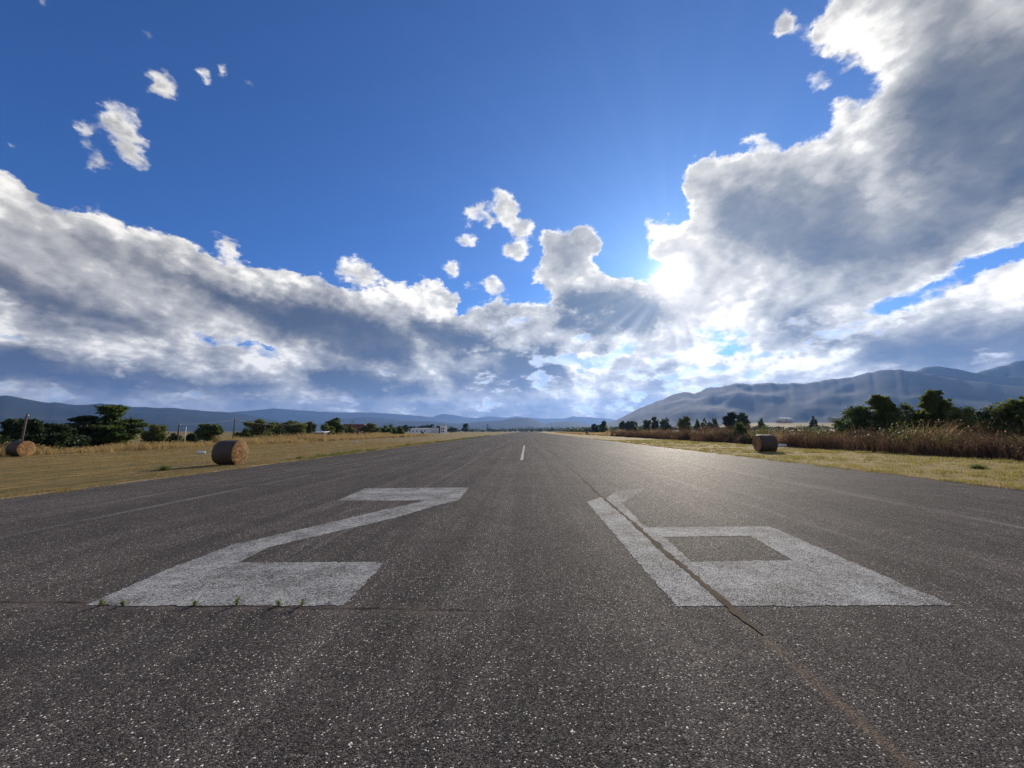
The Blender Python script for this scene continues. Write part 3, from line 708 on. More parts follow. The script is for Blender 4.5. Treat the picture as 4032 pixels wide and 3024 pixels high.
bale(902, 1829, 1.36, 1.06, 'large round hay bale near the left runway edge, its straw end facing the asphalt', R(2), seed=1)
bale(3014, 1778, 1.46, 1.28, 'round hay bale on the right verge beside the tall brown weeds', R(-3), seed=2)
bale(76, 1797, 1.24, .86, 'round hay bale at the far left edge under the slanting pole', R(4), seed=3)
bale(2314, 1712, 1.35, 1.25, 'small distant hay bale on the right verge close to the runway', R(-3), seed=4, detail=.3)
bale(1482, 1713, 1.35, 1.25, 'distant dark hay bale on the left field in front of the green bushes', R(5), seed=5, detail=.3)
bale(1665, 1708, 1.35, 1.3, 'tiny hay bale standing in front of the white hangar', R(-4), seed=6, detail=.3)
bale(2172, 1700, 1.3, 1.3, 'tiniest hay bale at the far right end of the runway', R(2), seed=7, detail=.3)

mat_marker = simple('white_plastic', (.78,.78,.76), 0.45, 0.12, 5.0)
mat_markend = simple('grey_plastic', (.40,.40,.40), 0.5, 0.15, 5.0)
def marker(px, base, label, rz=0.0, s=1.0):
    g = ground(px, base); root = empty('edge_marker', g, rz)
    tag(root, label, 'runway marker', 'white runway edge markers')
    L, r0 = .30 * s, .115 * s; n = 20; prof = [(-L, .82), (-L*.93, 1.0), (-L*.30, 1.0), (-L*.27, .94), (L*.27, .94), (L*.30, 1.0), (L*.93, 1.0), (L, .82)]
    vs = [(l, math.cos(2*math.pi*j/n)*r0*q, r0 + math.sin(2*math.pi*j/n)*r0*q) for l, q in prof for j in range(n)]
    fs = [(i*n+j, (i+1)*n+j, (i+1)*n+(j+1) % n, i*n+(j+1) % n) for i in range(len(prof)-1) for j in range(n)]
    MB().add(vs, fs).build('marker_body', mat_marker, root)
    for sg in (-1, 1):
        e = [(sg*L, math.cos(2*math.pi*j/n)*r0*.82, r0 + math.sin(2*math.pi*j/n)*r0*.82) for j in range(n)]
        e2 = [(sg*(L+.012), q[1]*.9, r0+(q[2]-r0)*.9) for q in e]
        f = [tuple(range(n, 2*n)) if sg > 0 else tuple(range(2*n-1, n-1, -1))] + [(j, (j+1) % n, n+(j+1) % n, n+j) if sg > 0 else (j, n+j, n+(j+1) % n, (j+1) % n) for j in range(n)]
        MB().add(e + e2, f).build('end_cap', mat_markend, root)
marker(793, 1787, 'white cylindrical edge marker lying on grass just left of the large bale', R(5))
marker(1148, 1741, 'white edge marker on the left field, the nearest beyond the large bale', R(20))
marker(1403, 1742, 'small white edge marker on the left field below the red roofed house', R(-10), 1.0)
marker(1418, 1727, 'tiny white edge marker on the left field behind its larger neighbour', R(10), 1.0)
marker(1574, 1718, 'tiny white edge marker on the left field below the green bushes', R(0), 1.1)
marker(1672, 1713, 'tiniest white edge marker in front of the white hangar', R(0), 1.2)
marker(3081, 1760, 'white edge marker beside the round bale on the right verge', R(-5), 1.35)
# ------------------------------------------------------------------ leaves, grass, trees
m_dark = leaf_mat('dark_leaves', (.008,.015,.006), (.030,.052,.013), .25, (.08,.14,.02))
m_green = leaf_mat('green_leaves', (.022,.040,.010), (.095,.135,.028), .42, (.13,.20,.03))
m_olive = leaf_mat('olive_leaves', (.050,.066,.016), (.17,.185,.044), .45, (.20,.22,.05))
m_hedge = leaf_mat('sunlit_shrub_leaves', (.034,.052,.013), (.15,.185,.042), .50, (.24,.28,.06))
m_grey = leaf_mat('grey_green_leaves', (.030,.045,.022), (.085,.11,.045), .30, (.12,.16,.05))
m_bark = simple('bark', (.07,.055,.042), .9, .4, 5, .1, .6)
m_drygr = leaf_mat('dry_grass_blades', (.20,.14,.05), (.55,.41,.19), .35, (.6,.42,.18), .8, .15)
m_verge = leaf_mat('verge_grass_blades', (.10,.092,.025), (.50,.39,.145), .40, (.42,.38,.10), .8, .15)
m_field = leaf_mat('mown_field_blades', (.115,.088,.032), (.43,.315,.12), .35, (.45,.32,.12), .8, .15)
m_tuft = leaf_mat('green_tuft_blades', (.035,.055,.012), (.13,.16,.04), .40, (.2,.25,.05), .8, .15)
m_weed = leaf_mat('brown_weed_stalks', (.026,.016,.010), (.21,.125,.074), .28, (.26,.16,.085), .85, .15)
m_wheat = leaf_mat('standing_straw', (.30,.20,.09), (.66,.48,.25), .40, (.7,.5,.25), .8, .15)

def cards(c, size, r, up=.3, asp=1.7, outward=None):
    """rhombic leaf faces at centres c"""
    n = len(c); nm = r.normal(0, 1, (n, 3)); nm[:, 2] += up
    if outward is not None: nm += outward * .8
    nm /= np.linalg.norm(nm, axis=1)[:, None]
    a = np.cross(nm, r.normal(0, 1, (n, 3))); a /= np.linalg.norm(a, axis=1)[:, None] + 1e-9; w = np.cross(nm, a)
    s = size * r.uniform(.6, 1.35, n); a *= (s * asp * .5)[:, None]; w *= (s * .5)[:, None]
    return np.stack([c - a, c - w + a*.1, c + a, c + w + a*.1], 1).reshape(-1, 3)

def tube_arr(mb, pts, r0, r1, n=6):
    k_ = len(pts); mb.tube(pts, [r0 + (r1 - r0) * i / (k_ - 1) for i in range(k_)], n)

def tree(name, label, loc, H, W, kind, mat, n, leaf, seed, group=None, cat='tree', depth=None):
    r = np.random.default_rng(seed); root = empty(name, loc); tag(root, label, cat, group)
    W2 = W / 2; Dp = (depth or W * .8) / 2; lobes = []
    if kind == 'round':
        for i in range(15):
            t = r.uniform(.22, .86); a = r.uniform(0, 2*math.pi); q = math.sqrt(r.random()) * (1 - .5 * abs(t - .5))
            s = r.uniform(.22, .36); lobes.append((q*W2*.78*math.cos(a), q*Dp*.78*math.sin(a), t*H, s*W2*1.25, s*Dp*1.3, s*H*.46))
        lobes.append((r.uniform(-.15,.15)*W2, 0, H*.90, W2*.32, Dp*.32, H*.10)); lobes.append((0, 0, H*.45, W2*.7, Dp*.7, H*.34))
    elif kind == 'bush':
        for i in range(13):
            a = r.uniform(0, 2*math.pi); q = math.sqrt(r.random()); t = r.uniform(.12, .86) * (1 - .28*q*q)
            s = r.uniform(.26, .42); lobes.append((q*W2*.76*math.cos(a), q*Dp*.76*math.sin(a), t*H, s*W2, s*Dp, s*H*.5))
        lobes.append((r.uniform(-.2,.2)*W2, 0, H*.84, W2*.30, Dp*.3, H*.16)); lobes.append((0, 0, H*.36, W2*.78, Dp*.78, H*.36))
    elif kind == 'layered':
        for i in range(34):
            t = r.uniform(.15, .97); a = r.uniform(0, 2*math.pi); env = (1.0 - .62*max(0, t-.45)/.55) * (.8 + .3*r.random())
            q = math.sqrt(r.uniform(.05, 1)); s = r.uniform(.20, .36)
            lobes.append((q*env*W2*.80*math.cos(a) + W2*.12*t, q*env*Dp*.80*math.sin(a), t*H, s*W2, s*Dp, H*r.uniform(.030, .055)))
        lobes.append((0, 0, H*.38, W2*.62, Dp*.62, H*.33))
    elif kind == 'feathery':
        for i in range(100):                              # open sprays of leaves along each rising branch
            t = .30 + .64 * r.random() ** 1.15; a = r.uniform(0, 2*math.pi); Lb = (.16 + .92 * min(1, (1-t)/.62)) * r.uniform(.65, 1.1)
            up = r.uniform(.02, .13)
            for q in np.linspace(.18, 1.0, 7):
                s = .085 * (1.15 - .6*q) * r.uniform(.7, 1.3)
                lobes.append((q*Lb*W2*math.cos(a) + r.normal(0, .02)*W2, q*Lb*Dp*math.sin(a), t*H + up*H*q - .05*H*q*q, s*W2*1.7, s*Dp*1.7, H*.034))
        lobes.append((0, 0, H*.97, W2*.05, W2*.05, H*.05))
        for i in range(9):
            a = r.uniform(0, 2*math.pi); q = math.sqrt(r.random()); s = r.uniform(.3, .45)
            lobes.append((q*W2*.72*math.cos(a), q*Dp*.72*math.sin(a), H*r.uniform(.2, .48), s*W2, s*Dp, H*.18))
    elif kind == 'poplar':
        for i in range(14):
            t = r.uniform(.15, .93); a = r.uniform(0, 2*math.pi); env = 1 - 1.1*abs(t - .42); s = r.uniform(.3, .5)
            lobes.append((.55*env*W2*math.cos(a), .55*env*Dp*math.sin(a), t*H, s*W2, s*Dp, s*H*.2))
    # trunk and limbs
    mb = MB(); tr = max(.05, H * .026)
    top = H * (.55 if kind != 'poplar' else .85)
    lean = r.normal(0, .05 * H, 2)
    pts = [(lean[0]*s*s, lean[1]*s*s, -.1 + (top+.1)*s) for s in (0, .2, .45, .7, 1)]
    tube_arr(mb, pts, tr, tr*.35)
    for L in lobes[:12]:
        s = min(.95, max(.15, L[2]/H - .25) / .6); b0 = np.array((lean[0]*s*s, lean[1]*s*s, top*s)); e = np.array(L[:3]); mm = (b0+e)/2 + np.array((0, 0, .06*H))
        tube_arr(mb, [b0, mm, e], tr*.34, tr*.10, 5)
    mb.build('trunk', m_bark, root, True)
    vol = np.array([max(L[3]*L[4]*L[5], 1e-6) ** .62 for L in lobes]); cnt = np.maximum(4, (n * vol / vol.sum()).astype(int))
    cs = []; os_ = []
    for L, m_ in zip(lobes, cnt):
        d = r.normal(0, 1, (m_, 3)); d /= np.linalg.norm(d, axis=1)[:, None]
        q = r.random(m_) ** .42 * (1 + .16 * r.normal(0, 1, m_))
        clump = r.normal(0, 1, (max(3, m_//28), 3)); clump /= np.linalg.norm(clump, axis=1)[:, None]
        ci = clump[r.integers(0, len(clump), m_)]; mixf = (r.random(m_) < .55)[:, None]
        d = np.where(mixf, ci + d * .30, d); d /= np.linalg.norm(d, axis=1)[:, None]
        cs.append(np.array(L[:3]) + d * q[:, None] * np.array(L[3:])); os_.append(d)
    c = np.concatenate(cs); od = np.concatenate(os_); ok = c[:, 2] > .02; c = c[ok]; od = od[ok]
    array_mesh('crown', cards(c, leaf, r, .35, 1.7, od), np.arange(4*len(c)).reshape(-1, 4), mat, root)
    return root

def tree_px(px, top, wpx, X=None, Y=None, **kw):
    P = at_x(px, top, X) if X is not None else at_y(px, top, Y)
    z = float(gz(P[0])); fwd = -P[0]*syw + P[1]*cyw
    return tree(loc=(P[0], P[1], z), H=(P[2]-z) * (1.09 if kw['kind'] == 'bush' else 1.0), W=wpx/FOC*fwd, **kw)

LG = 'trees along the left edge of the airfield'; FG = 'distant trees across the fields on the right'; RG = 'shrubs in the weeds along the right fence'
T = tree_px
S = iter(range(100, 400))
# left row (X about -46), nearest first
for (nm, lab, px, top, w, X, kd, mt, n, lf) in [
 ('broadleaf_tree', 'black green tree right behind the slanting pole at the left edge', 112, 1652, 150, -44, 'round', m_dark, 12000, .17),
 ('broadleaf_tree', 'low dark rounded tree between the slanting pole and the tall layered tree', 200, 1667, 135, -44, 'round', m_dark, 11000, .17),
 ('bush', 'low dark bush behind the leftmost hay bale', 12, 1722, 130, -43, 'bush', m_dark, 4500, .16),
 ('bush', 'dark bush filling the foot of the tall layered tree on its left', 262, 1690, 140, -45, 'bush', m_dark, 9000, .17),
 ('broadleaf_tree', 'tallest tree on the left, dark with flat layered boughs', 458, 1594, 225, -46, 'layered', m_green, 21000, .19),
 ('broadleaf_tree', 'wide dark tree leaning against the left side of the tallest layered tree', 325, 1636, 190, -47, 'layered', m_dark, 16000, .19),
 ('bush', 'rounded yellow green bush just right of the tallest layered tree', 612, 1677, 108, -48, 'bush', m_olive, 9000, .13),
 ('bush', 'small low green bush left of the thin white pole', 690, 1708, 70, -49, 'bush', m_green, 3500, .15),
 ('bush', 'small dark bush just right of the thin white pole', 758, 1710, 70, -49, 'bush', m_dark, 3000, .16),
 ('broadleaf_tree', 'lone domed dark tree above the straw coloured grass bank', 812, 1667, 118, -50, 'round', m_green, 9000, .17),
 ('bush', 'low green bush at the left end of the tree clump under the sagging wire', 962, 1692, 80, -50, 'bush', m_green, 3500, .18),
 ('broadleaf_tree', 'tall green tree, left one of the clump under the sagging wire', 1022, 1650, 122, -50, 'round', m_olive, 7500, .20),
 ('broadleaf_tree', 'darkest tree in the middle of the clump under the sagging wire', 1082, 1665, 104, -50, 'round', m_dark, 6000, .20),
 ('broadleaf_tree', 'bright green tree, right one of the clump under the sagging wire', 1150, 1656, 122, -50, 'round', m_olive, 7000, .20),
 ('broadleaf_tree', 'small tree beside the wire pole left of the long white shed roof', 1216, 1658, 62, -52, 'round', m_green, 4500, .22),
 ('broadleaf_tree', 'tall full green tree just left of the red roofed house', 1322, 1644, 88, -52, 'round', m_green, 7000, .24),
 ('bush', 'pale green bush in front of the tall tree left of the red roofed house', 1287, 1674, 66, -50, 'bush', m_olive, 4000, .22),
 ('bush', 'small bush growing against the front of the red roofed house', 1376, 1676, 46, -48, 'bush', m_olive, 2500, .22),
 ('broadleaf_tree', 'light green rounded tree just right of the red roofed house', 1456, 1666, 78, -52, 'round', m_olive, 5000, .26),
 ('bush', 'green bush in the hedge right of the house, behind a dark bale', 1515, 1677, 62, -52, 'bush', m_green, 3000, .28),
 ('bush', 'taller green bush in the middle of the hedge right of the house', 1543, 1673, 60, -54, 'bush', m_green, 3000, .30),
 ('bush', 'last green bush of the hedge before the white hangar', 1574, 1680, 46, -52, 'bush', m_olive, 2500, .30)]:
    T(px, top, w, X=X, name=nm, label=lab, kind=kd, mat=mt, n=n, leaf=lf, seed=next(S), group=LG, cat='tree' if 'tree' in nm else 'bush')
for (nm, lab, px, top, w, Y, kd, mt, n, lf) in [
 ('broadleaf_tree', 'far dark tree at the left end of the white hangar', 1597, 1673, 40, 400, 'round', m_dark, 1500, .7),
 ('broadleaf_tree', 'far low dark tree behind the left wing of the white hangar', 1627, 1678, 44, 420, 'round', m_dark, 1500, .7),
 ('broadleaf_tree', 'far dark tree behind the middle of the white hangar roof', 1664, 1674, 46, 430, 'round', m_dark, 1500, .7),
 ('broadleaf_tree', 'far dark tree topping the hangar roof beside its square tower', 1695, 1670, 40, 440, 'round', m_dark, 1500, .7),
 ('poplar_tree', 'lone dark upright tree on the plain right of the white hangar', 1831, 1668, 36, 480, 'poplar', m_dark, 2500, .7),
 ('bush', 'far low dark bush between the hangar and the lone upright tree', 1782, 1683, 44, 480, 'bush', m_dark, 1200, .7)]:
    T(px, top, w, Y=Y, name=nm, label=lab, kind=kd, mat=mt, n=n, leaf=lf, seed=next(S), group=LG, cat='tree' if 'tree' in nm else 'bush')
# right, across the fields
for (nm, lab, px, top, w, Y, kd, mt, n, lf) in [
 ('broadleaf_tree', 'far tree at the left foot of the big mountain, first from the runway', 2374, 1657, 36, 260, 'round', m_green, 1800, .55),
 ('bush', 'far dark bush beside the first tree from the runway', 2342, 1669, 42, 300, 'bush', m_dark, 1500, .6),
 ('broadleaf_tree', 'left crown of the far triple clump below the mountain slope', 2450, 1656, 36, 240, 'round', m_green, 2000, .5),
 ('broadleaf_tree', 'middle crown of the far triple clump below the mountain slope', 2474, 1658, 34, 240, 'round', m_grey, 2000, .5),
 ('broadleaf_tree', 'right crown of the far triple clump below the mountain slope', 2494, 1656, 34, 240, 'round', m_green, 2000, .5),
 ('broadleaf_tree', 'low round far tree left of the pointed one below the mountain', 2546, 1653, 44, 220, 'round', m_green, 2200, .5),
 ('broadleaf_tree', 'pointed far tree standing above its low neighbours below the mountain', 2580, 1641, 34, 220, 'round', m_grey, 2200, .5),
 ('broadleaf_tree', 'wide low far tree right of the pointed one below the mountain', 2620, 1651, 58, 215, 'bush', m_grey, 2500, .5),
 ('broadleaf_tree', 'pale ragged tree standing alone above the fence line', 2697, 1638, 58, 150, 'round', m_olive, 4000, .34),
 ('bush', 'small far bush right of the pale ragged tree', 2745, 1656, 30, 190, 'bush', m_green, 1500, .45),
 ('bush', 'far green bush halfway between the pale ragged tree and the twin crowns', 2778, 1652, 40, 190, 'bush', m_grey, 1800, .45),
 ('bush', 'far dark bush just left of the twin crowns', 2812, 1648, 44, 190, 'bush', m_dark, 1800, .45),
 ('broadleaf_tree', 'left one of the big twin crowns above the fence', 2872, 1624, 62, 150, 'round', m_dark, 4500, .36),
 ('broadleaf_tree', 'right one of the big twin crowns above the fence', 2922, 1623, 72, 150, 'round', m_grey, 5000, .36),
 ('bush', 'small far bush alone left of the white farm building', 2995, 1649, 30, 190, 'bush', m_green, 1200, .45),
 ('bush', 'small dark far bush right of the white farm building', 3203, 1645, 38, 170, 'bush', m_dark, 1800, .4)]:
    T(px, top, w, Y=Y, name=nm, label=lab, kind=kd, mat=mt, n=n, leaf=lf, seed=next(S), group=FG, cat='tree' if 'tree' in nm else 'bush')
# right, near shrubs standing in the weeds
for (nm, lab, px, top, w, X, kd, mt, n, lf) in [
 ('bush', 'small dark shrub in the weeds just left of the right hand bale', 2914, 1669, 58, 30, 'bush', m_green, 6000, .12),
 ('shrub_tree', 'leftmost big shrub by the fence, dark with a feathery top', 3462, 1555, 190, 35, 'feathery', m_hedge, 34000, .11),
 ('bush', 'broad dark bush behind the foot of the leftmost feathery shrub', 3470, 1603, 210, 36, 'bush', m_hedge, 14000, .12),
 ('bush', 'broad green bush behind the foot of the tallest feathery shrub', 3665, 1606, 230, 36, 'bush', m_hedge, 14000, .12),
 ('bush', 'dense dark bush at the left foot of the feathery shrubs', 3375, 1606, 165, 34, 'bush', m_green, 9000, .12),
 ('bush', 'dense green bush in the gap between the two feathery shrubs', 3565, 1600, 150, 35, 'bush', m_hedge, 8000, .12),
 ('shrub_tree', 'tallest feathery shrub on the right, tiered like a fir', 3664, 1539, 190, 35, 'feathery', m_hedge, 34000, .11),
 ('bush', 'long low dark bush right of the tallest feathery shrub', 3800, 1614, 210, 35, 'bush', m_hedge, 10000, .12),
 ('bush', 'dark bush below the rightmost yellow green shrub', 3905, 1615, 170, 34, 'bush', m_green, 8000, .12),
 ('bush', 'big yellow green shrub at the right edge of the picture', 3985, 1592, 170, 34, 'bush', m_hedge, 12000, .12),
 ('shrub_tree', 'tall shrub cut off by the right edge of the picture', 4075, 1548, 170, 34, 'feathery', m_hedge, 9000, .12)]:
    T(px, top, w, X=X, name=nm, label=lab, kind=kd, mat=mt, n=n, leaf=lf, seed=next(S), group=RG, cat='bush' if nm == 'bush' else 'shrub', depth=4.0)

# ---- masses nobody could count
def blades(name, xy, h, w, mat, label, lean=.25, z=None, wind=(0., 0.), seed=1, head=0.0, parent=None, cat='grass'):
    r = np.random.default_rng(seed); n = len(xy); z0 = gz(xy[:, 0]) if z is None else np.full(n, z)
    b0 = np.column_stack([xy, z0 - .01]); a = r.uniform(0, 2*math.pi, n)
    wd = np.column_stack([np.cos(a), np.sin(a), np.zeros(n)]) * (w * .5)[:, None]
    ln = np.column_stack([r.normal(wind[0], lean, n), r.normal(wind[1], lean, n), np.zeros(n)]) * h[:, None]
    mid = b0 + ln * .35 + np.array([0, 0, 1.]) * (h * .6)[:, None]; tip = b0 + ln + np.array([0, 0, 1.]) * h[:, None]
    V = np.stack([b0 - wd, b0 + wd, mid + wd*.7, mid - wd*.7, tip + wd*.12, tip - wd*.12], 1).reshape(-1, 3)
    i = np.arange(n) * 6
    F = np.concatenate([np.stack([i, i+1, i+2, i+3], 1), np.stack([i+3, i+2, i+4, i+5], 1)])
    if head > 0:
        sel = r.random(n) < head; c = tip[sel]; m_ = len(c)
        hv = cards(c, .05, r, 0, 2.2); hv = hv.reshape(-1, 4, 3) ; hv = (c[:, None] + (hv - c[:, None]) * (0.6 + w[sel][:, None, None] * 22)).reshape(-1, 3)
        F = np.concatenate([F, len(V) + np.arange(4*m_).reshape(-1, 4)]); V = np.concatenate([V, hv])
    return tag(array_mesh(name, V, F, mat, parent), label, cat, kind='stuff')

def scatter(n, x0, x1, y0, y1, seed, power=1.0, clump=0.0):
    r = np.random.default_rng(seed); y = y0 + (y1 - y0) * r.random(n) ** power; x = r.uniform(x0, x1, n)
    if clump:
        m = max(4, n // 60); cx = r.uniform(x0, x1, m); cyy = y0 + (y1 - y0) * r.random(m) ** power; j = r.integers(0, m, n); s = r.random(n) < clump
        x = np.where(s, cx[j] + r.normal(0, .16, n), x); y = np.where(s, cyy[j] + r.normal(0, .2, n), y)
    return np.column_stack([x, y])
def run(name, n, x0, x1, y0, y1, h0, h1, mat, label, seed, w0=.006, power=1.6, clump=.5, lean=.3, wind=(-.05, -.1), head=0.0, ragx=None, cat='grass'):
    xy = scatter(n, x0, x1, y0, y1, seed, power, clump); r = np.random.default_rng(seed + 1)
    if ragx is not None: xy[:, 0] += np.interp(xy[:, 1], np.arange(0, 400, 2.5), np.random.default_rng(seed+2).normal(0, ragx, 160))
    dist = np.hypot(xy[:, 0], xy[:, 1]); yy = np.arange(0, 400, 1.7); env = np.interp(xy[:, 1] + .5*xy[:, 0], yy - 40, np.clip(1 + .36*np.random.default_rng(seed+3).normal(0, 1, len(yy)), .35, 1.45))
    h = r.uniform(h0, h1, n) * env; w = w0 * r.uniform(.6, 1.5, n) + dist * .00038
    return blades(name, xy, h, w, mat, label, lean, None, wind, seed + 4, head, cat=cat)
run('verge_grass', 70000, 15.5, 27.5, 6, 75, .03, .17, m_verge, 'short yellow green grass on the right runway verge', 21, .006, 1.5, .8)
run('mown_grass', 70000, -38.5, -14.1, 5, 70, .02, .10, m_field, 'mown straw coloured grass on the left field', 22, .006, 1.4, .75)
run('edge_grass', 9000, -15.2, -14.05, 24, 150, .06, .22, m_tuft, 'dark green grass tufts along the left runway edge', 23, .006, 1.1, .9)
run('straw_edge', 9000, -14.5, -13.75, 4, 90, .03, .12, m_field, 'dead grass creeping over the left runway edge', 33, .006, 1.3, .9, .6)
run('straw_edge', 9000, 15.1, 15.6, 4, 90, .03, .13, m_verge, 'grass creeping over the right runway edge', 34, .006, 1.3, .9, .6)
run('straw_edge', 7000, 15.2, 15.75, 5, 60, .02, .07, m_wheat, 'pale dead straw along the right runway edge', 24, .006, 1.4, .6, .9)
run('tall_dry_grass', 34000, -43.5, -39.0, 18, 160, .25, .75, m_drygr, 'tall dry yellow grass in front of the left trees', 25, .008, 1.2, .6, .22, (-.05, -.1), .35, .5)
run('tall_dry_grass', 15000, -49.5, -43.0, 58, 130, .5, 1.2, m_drygr, 'tall dry grass bank rising between the trees and the mown field', 26, .008, 1.0, .7, .22, (-.05, -.1), .35)
run('dry_weeds', 46000, 27.4, 32.5, 14, 130, .35, 1.3, m_weed, 'dense brown dried weeds along the right side', 27, .008, 1.35, .55, .28, (-.15, -.1), .5, .5, 'weeds')
run('weed_stalks', 15000, 28.8, 34.5, 14, 120, .9, 1.9, m_weed, 'tall brown weed stalks with seed heads in front of the fence', 28, .006, 1.3, .6, .20, (-.12, -.05), .8, None, 'weeds')
run('pale_reeds', 5500, 28.2, 33.0, 15, 150, .8, 1.8, m_wheat, 'pale leaning dry stems among the brown weeds', 29, .006, 1.3, .8, .30, (.35, -.1), .5, None, 'weeds')
run('wheat_stubble', 16000, 36, 95, 60, 260, .3, .7, m_wheat, 'golden dry field behind the fence', 30, .01, 1.0, .2, .25, (0, 0), .3)
run('tall_dry_grass', 12000, 24.5, 33.0, 120, 330, .3, .9, m_wheat, 'pale dry grass mounds by the far right runway edge', 31, .01, 1.0, .9, .3, (0, 0), .3, .8)

def leaf_mass(name, label, cx, cyy, cz, sx, sy, sz, n, leaf, mat, seed):
    r = np.random.default_rng(seed); m = len(cx); j = r.integers(0, m, n); d = r.normal(0, 1, (n, 3)); d /= np.linalg.norm(d, axis=1)[:, None]; q = r.random(n) ** .4
    c = np.column_stack([cx[j] + d[:, 0]*q*sx[j], cyy[j] + d[:, 1]*q*sy[j], np.maximum(.05, cz[j] + d[:, 2]*q*sz[j])])
    return tag(array_mesh(name, cards(c, leaf, r, .35, 1.6, d), np.arange(4*n).reshape(-1, 4), mat), label, 'trees', kind='stuff')
r = np.random.default_rng(77)
m = 220; cx = r.uniform(-420, 300, m); cy_ = r.uniform(820, 1250, m); hh = r.gamma(2.2, 1.9, m) + 1.5 + 4*np.exp(-((cx-40)/110)**2)
leaf_mass('far_treeline', 'far dark line of trees closing the end of the runway', cx, cy_, hh*.5, hh*r.uniform(.9, 2.6, m), hh, hh*.55, 16000, 1.7, m_dark, 78)
m = 110; cx = np.linspace(62, 240, m) + r.normal(0, 2, m); cy_ = 150 + r.normal(0, 3, m); hh = np.clip(r.normal(2.5, .5, m), 1.2, 4)
leaf_mass('field_hedge', 'low brown green hedge across the field behind the fence', cx, cy_, hh*.5, hh*1.1, hh*.6, hh*.55, 12000, .42, leaf_mat('hedge_leaves', (.045,.038,.018), (.13,.11,.05), .3), 79)
m = 90; cx = np.linspace(34, 110, m) + r.normal(0, 3, m); cy_ = np.linspace(300, 330, m) + r.normal(0, 6, m); hh = np.clip(r.normal(3.6, 1.2, m), 1.4, 7)
leaf_mass('far_scrub', 'far dark scrub right of the runway end', cx, cy_, hh*.5, hh*1.0, hh*.8, hh*.55, 9000, .7, m_grey, 80)

# ---- weeds in the cross crack
def crack_weed(px, py, h, label, seed):
    g = ground(px, py); r = np.random.default_rng(seed); root = empty('weed', g); tag(root, label, 'weed', 'weeds growing in the crack below the figure 2')
    mb = MB(); cs = []
    for s in range(r.integers(4, 7)):
        tip = np.array([r.normal(0, .28*h), r.normal(0, .12*h), h*r.uniform(.5, 1.0)]); mid = tip * .5 + np.array([0, 0, .1*h])
        mb.tube([(r.normal(0, .008), r.normal(0, .004), 0), mid, tip], [.0022, .0017, .001], 5)
        for q in np.linspace(.25, 1.0, 9):
            cs.append(tip * q + r.normal(0, .006 + .05*h*(1-q*.6), 3))
    mb.build('stem', m_tuft, root)
    c = np.array(cs); c[:, 2] = np.maximum(.004, c[:, 2])
    array_mesh('leaves', cards(c, .011, r, .4, 2.0), np.arange(4*len(c)).reshape(-1, 4), m_weedleaf, root)
m_weedleaf = leaf_mat('weed_leaves', (.05,.085,.015), (.20,.26,.06), .4, (.28,.34,.06))
crack_weed(398, 2384, .06, 'weed in the crack nearest the left tip of the figure 2', 1)
crack_weed(484, 2385, .055, 'second weed from the left in the crack below the figure 2', 2)
crack_weed(766, 2385, .06, 'short dark weed alone below the middle of the figure 2', 3)
crack_weed(930, 2384, .11, 'thin tall pale weed standing alone below the figure 2', 4)
crack_weed(1095, 2385, .075, 'weed left of the bushiest one in the crack', 5)
crack_weed(1188, 2386, .10, 'bushiest weed at the right end of the crack row', 6)
def tuft(px, py, n, h, w, label, mat, seed):
    g = ground(px, py); r = np.random.default_rng(seed); xy = np.column_stack([r.normal(0, w, n), r.normal(0, w*.6, n)])
    o = blades('grass_tuft', xy, h * r.uniform(.4, 1.1, n), np.full(n, .016), mat, label, .45, 0.0, seed=seed, cat='grass tuft'); o.location = [float(q) for q in g]; del o['kind']
tuft(648, 1853, 260, .26, .11, 'green grass tuft in the shadow tip of the large bale', m_tuft, 41)
tuft(3850, 1845, 320, .22, .16, 'broad green tuft on the right verge by the runway edge', m_tuft, 42)
tuft(1180, 1806, 160, .20, .12, 'green tuft at the left runway edge right of the large bale', m_tuft, 43)

m = 150; r = np.random.default_rng(91); cyy = 15 + 105 * r.random(m) ** 1.4; cx = r.uniform(28.2, 33.5, m); hh = np.clip(r.normal(1.25, .45, m), .3, 2.2)
leaf_mass('weed_thicket', 'tangled dark brown dead shrubs among the tall weeds', cx, cyy, hh*.5, hh*.8, hh*1.0, hh*.6, 60000, .10, leaf_mat('dead_leaves', (.022,.015,.010), (.17,.105,.062), .3), 92)
m = 60; cyy = 16 + 60 * r.random(m) ** 1.3; cx = r.uniform(28.4, 33.5, m); hh = np.clip(r.normal(1.3, .5, m), .3, 2.4)
leaf_mass('weed_thicket', 'olive green bramble patches in the brown weeds', cx, cyy, hh*.5, hh*.7, hh*.9, hh*.6, 26000, .10, m_olive, 93)

m = 130; r = np.random.default_rng(95); cx = np.linspace(95, 470, m) + r.normal(0, 4, m); cy_ = 425 + r.normal(0, 7, m); hh = np.clip(r.normal(2.9, .9, m), 1.4, 5)
leaf_mass('field_hedge', 'dark hedge line at the foot of the right mountain', cx, cy_, 3.0 + hh*.5, hh*1.5, hh*1.0, hh*.6, 16000, .9, m_grey, 96)
